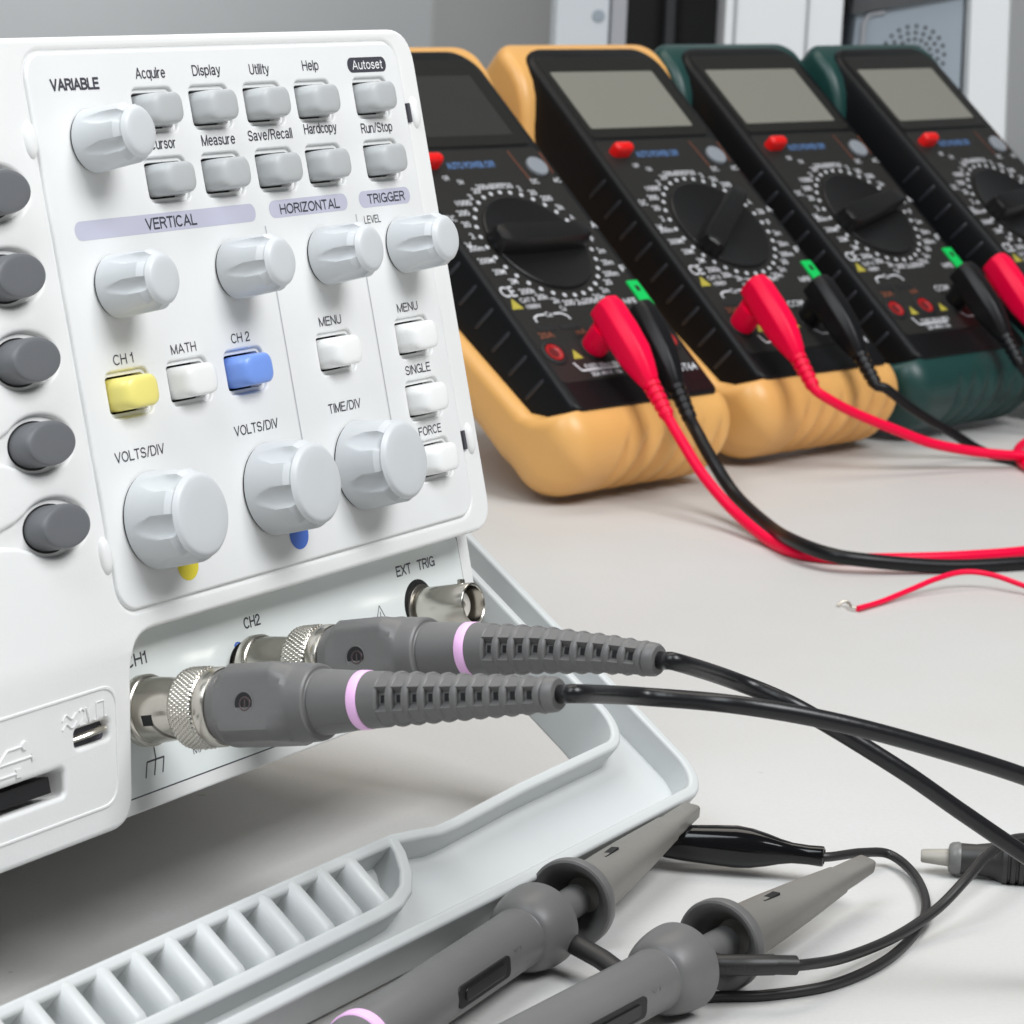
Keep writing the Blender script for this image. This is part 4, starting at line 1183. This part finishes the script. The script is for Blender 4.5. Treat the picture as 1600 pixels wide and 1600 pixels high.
test_lead(2, 9.0, M['black_lead'], 'black test lead plugged into the green multimeter with two empty jacks', [(197, 1060, 14), (206, 1064, 3.2), (225, 1060, 2)], w0=10.5)

# loose thin red wire with a stripped end
rw = thing('loose_wire', at((95.5, 771.6, 0)), 'thin loose red wire with a bare stripped end curving over the table', 'wire')
X = Matrix.Translation((-95.5, -771.6, 0))
b = MB(X)
b.tube(catmull([(95.5, 771.6, 1.0), (103, 781, 1.0), (112.4, 792.0, 2.2), (121, 800, 4.0), (129.5, 805.5, 5.0), (138, 806, 4.2), (148.5, 799.5, 2.2), (165, 786, 1), (190, 770, 1)], 12), 0.80, 12)
b.build('sheath', M['red_lead'], rw, 60)
b = MB(X)
b.tube(catmull([(96.0, 772.2, 1.0), (94.0, 772.6, 1.1), (93.6, 776.5, 1.3), (92.2, 777.5, 1.5), (90.6, 776.2, .6)], 6), 0.42, 8)
b.build('bare_end', M['silver'], rw, 60)

# ------------------------------------------------------------------ things behind, out of focus
cb = thing('equipment_cabinet', at((52, 1500, 0)), 'open white cabinet with a black inside, standing upright behind the multimeters', 'cabinet')
def cbox(name, m, x0, x1, y0, y1, z0, z1, parent=cb, bev=1.5, org=(52, 1500, 0)):
    b = MB(Matrix.Translation(-Vector(org)))
    plate(b, [rrect(x0, x1, y0, y1, bev, 3)], z0, z1, min(bev, 1.0), 1)
    return b.build(name, m, parent)
cbox('side_panel', M['cab'], 11.5, 39.4, 1500, 1840, 0, 420)
cbox('edge_trim', M['cab_edge'], 39.8, 48.0, 1497, 1840, 0, 421)
cbox('back_panel', M['void'], 48.2, 98, 1560, 1566, 0, 420)
cbox('inner_strip', M['strip'], 69.5, 75.5, 1548, 1559.5, 0, 420)
d1 = cbox('door', M['cab_white'], 97.6, 157.6, 1495, 1840, 0, 420)
cbox('door_trim', M['cab_edge'], 102.2, 103.4, 1493.4, 1494.9, 0, 418, d1, .3)
cbox('door_trim', M['cab_edge'], 139.0, 140.0, 1493.4, 1494.9, 0, 418, d1, .3)
b = MB(Matrix.Translation((-52, -1500, 0))); b.lathe([(-1.2, 3.2), (.1, 3.2), (.4, 2.8)], 24, 0, frame((33.5, 1499.6, 133), (1, 0, 0), (0, 0, 1), (0, -1, 0)))
b.build('lock', M['slate'], cb)

pc = thing('computer_case', at((195, 1540, 0)), 'blue-grey computer case with a round sunburst vent and white side frame, behind the last multimeter', 'computer case')
org = (195, 1540, 0)
b = MB(Matrix.Translation(-Vector(org)))
f = frame((162, 1536, 0), (1, 0.0, 0), (0.06, 0, 1), (0, -1, 0))
b.add([f @ Vector(p) for p in ((0, 0, 0), (66, 0, 0), (53, 152, 0), (-1.5, 139, 0), (0, 0, -160), (66, 0, -160), (53, 152, -160), (-1.5, 139, -160))], [(0, 1, 2, 3), (7, 6, 5, 4), (0, 4, 5, 1), (1, 5, 6, 2), (2, 6, 7, 3), (3, 7, 4, 0)])
pnl = b.build('front_panel', M['slate'], pc)
b = MB(Matrix.Translation(-Vector(org)))
for r in range(4):
    n = 16 + 2 * r
    for k in range(n):
        a = 2 * math.pi * (k + .5 * (r % 2)) / n; rr = 6.2 + r * 3.4
        b.lathe([(0.1, .95), (0.4, .95)], 8, 0, f @ at((30.5 + rr * math.cos(a), 120 - 3 + rr * math.sin(a), 0)))
b.build('vent_holes', M['black'], pnl)
b = MB(Matrix.Translation(-Vector(org)))
b.tube([f @ Vector(p) for p in ((5.2, 60, 1), (3.4, 120, 1), (2.8, 134, 1), (5.0, 138.5, 1), (13, 140.2, 1))], 1.5, 10)
b.build('frame_rim', M['cab_edge'], pnl)
b = MB(Matrix.Translation(-Vector(org)))
b.add([f @ Vector(p) for p in ((-4, 138, 4), (53, 151, 4), (53, 230, 4), (-4, 230, 4), (-4, 138, -150), (53, 151, -150), (53, 230, -150), (-4, 230, -150))], [(0, 1, 2, 3), (7, 6, 5, 4), (0, 4, 5, 1), (1, 5, 6, 2), (2, 6, 7, 3), (3, 7, 4, 0)])
b.build('top_hood', M['slate_dark'], pc)
b = MB(Matrix.Translation(-Vector(org)))
b.loft([[f @ Vector((x0 + (1.0 - z / 230) * 22, z, w)) for x0, w in ((47.0, 2), (48.5, 7), (68.0, 8), (70.0, 3), (70.0, -170), (47.0, -170))] for z in (0, 60, 120, 180, 240)])
b.build('side_frame', M['cab_white'], pc, 30)
# grey partition added to give part of the wall its darker shade
pt = MB(); plate(pt, [rrect(-66, 230, 1900, 1960, 3, 3)], 0, 700, 2, 1)
po = pt.build('backdrop', mat('wall_shade_grey', (0.46, 0.46, 0.455), 0.85, mottle=0.08, mscale=6), origin=(80, 1930, 0))
tag(po, 'plain grey partition added for the darker shade of the wall left of the white cabinet', 'backdrop')
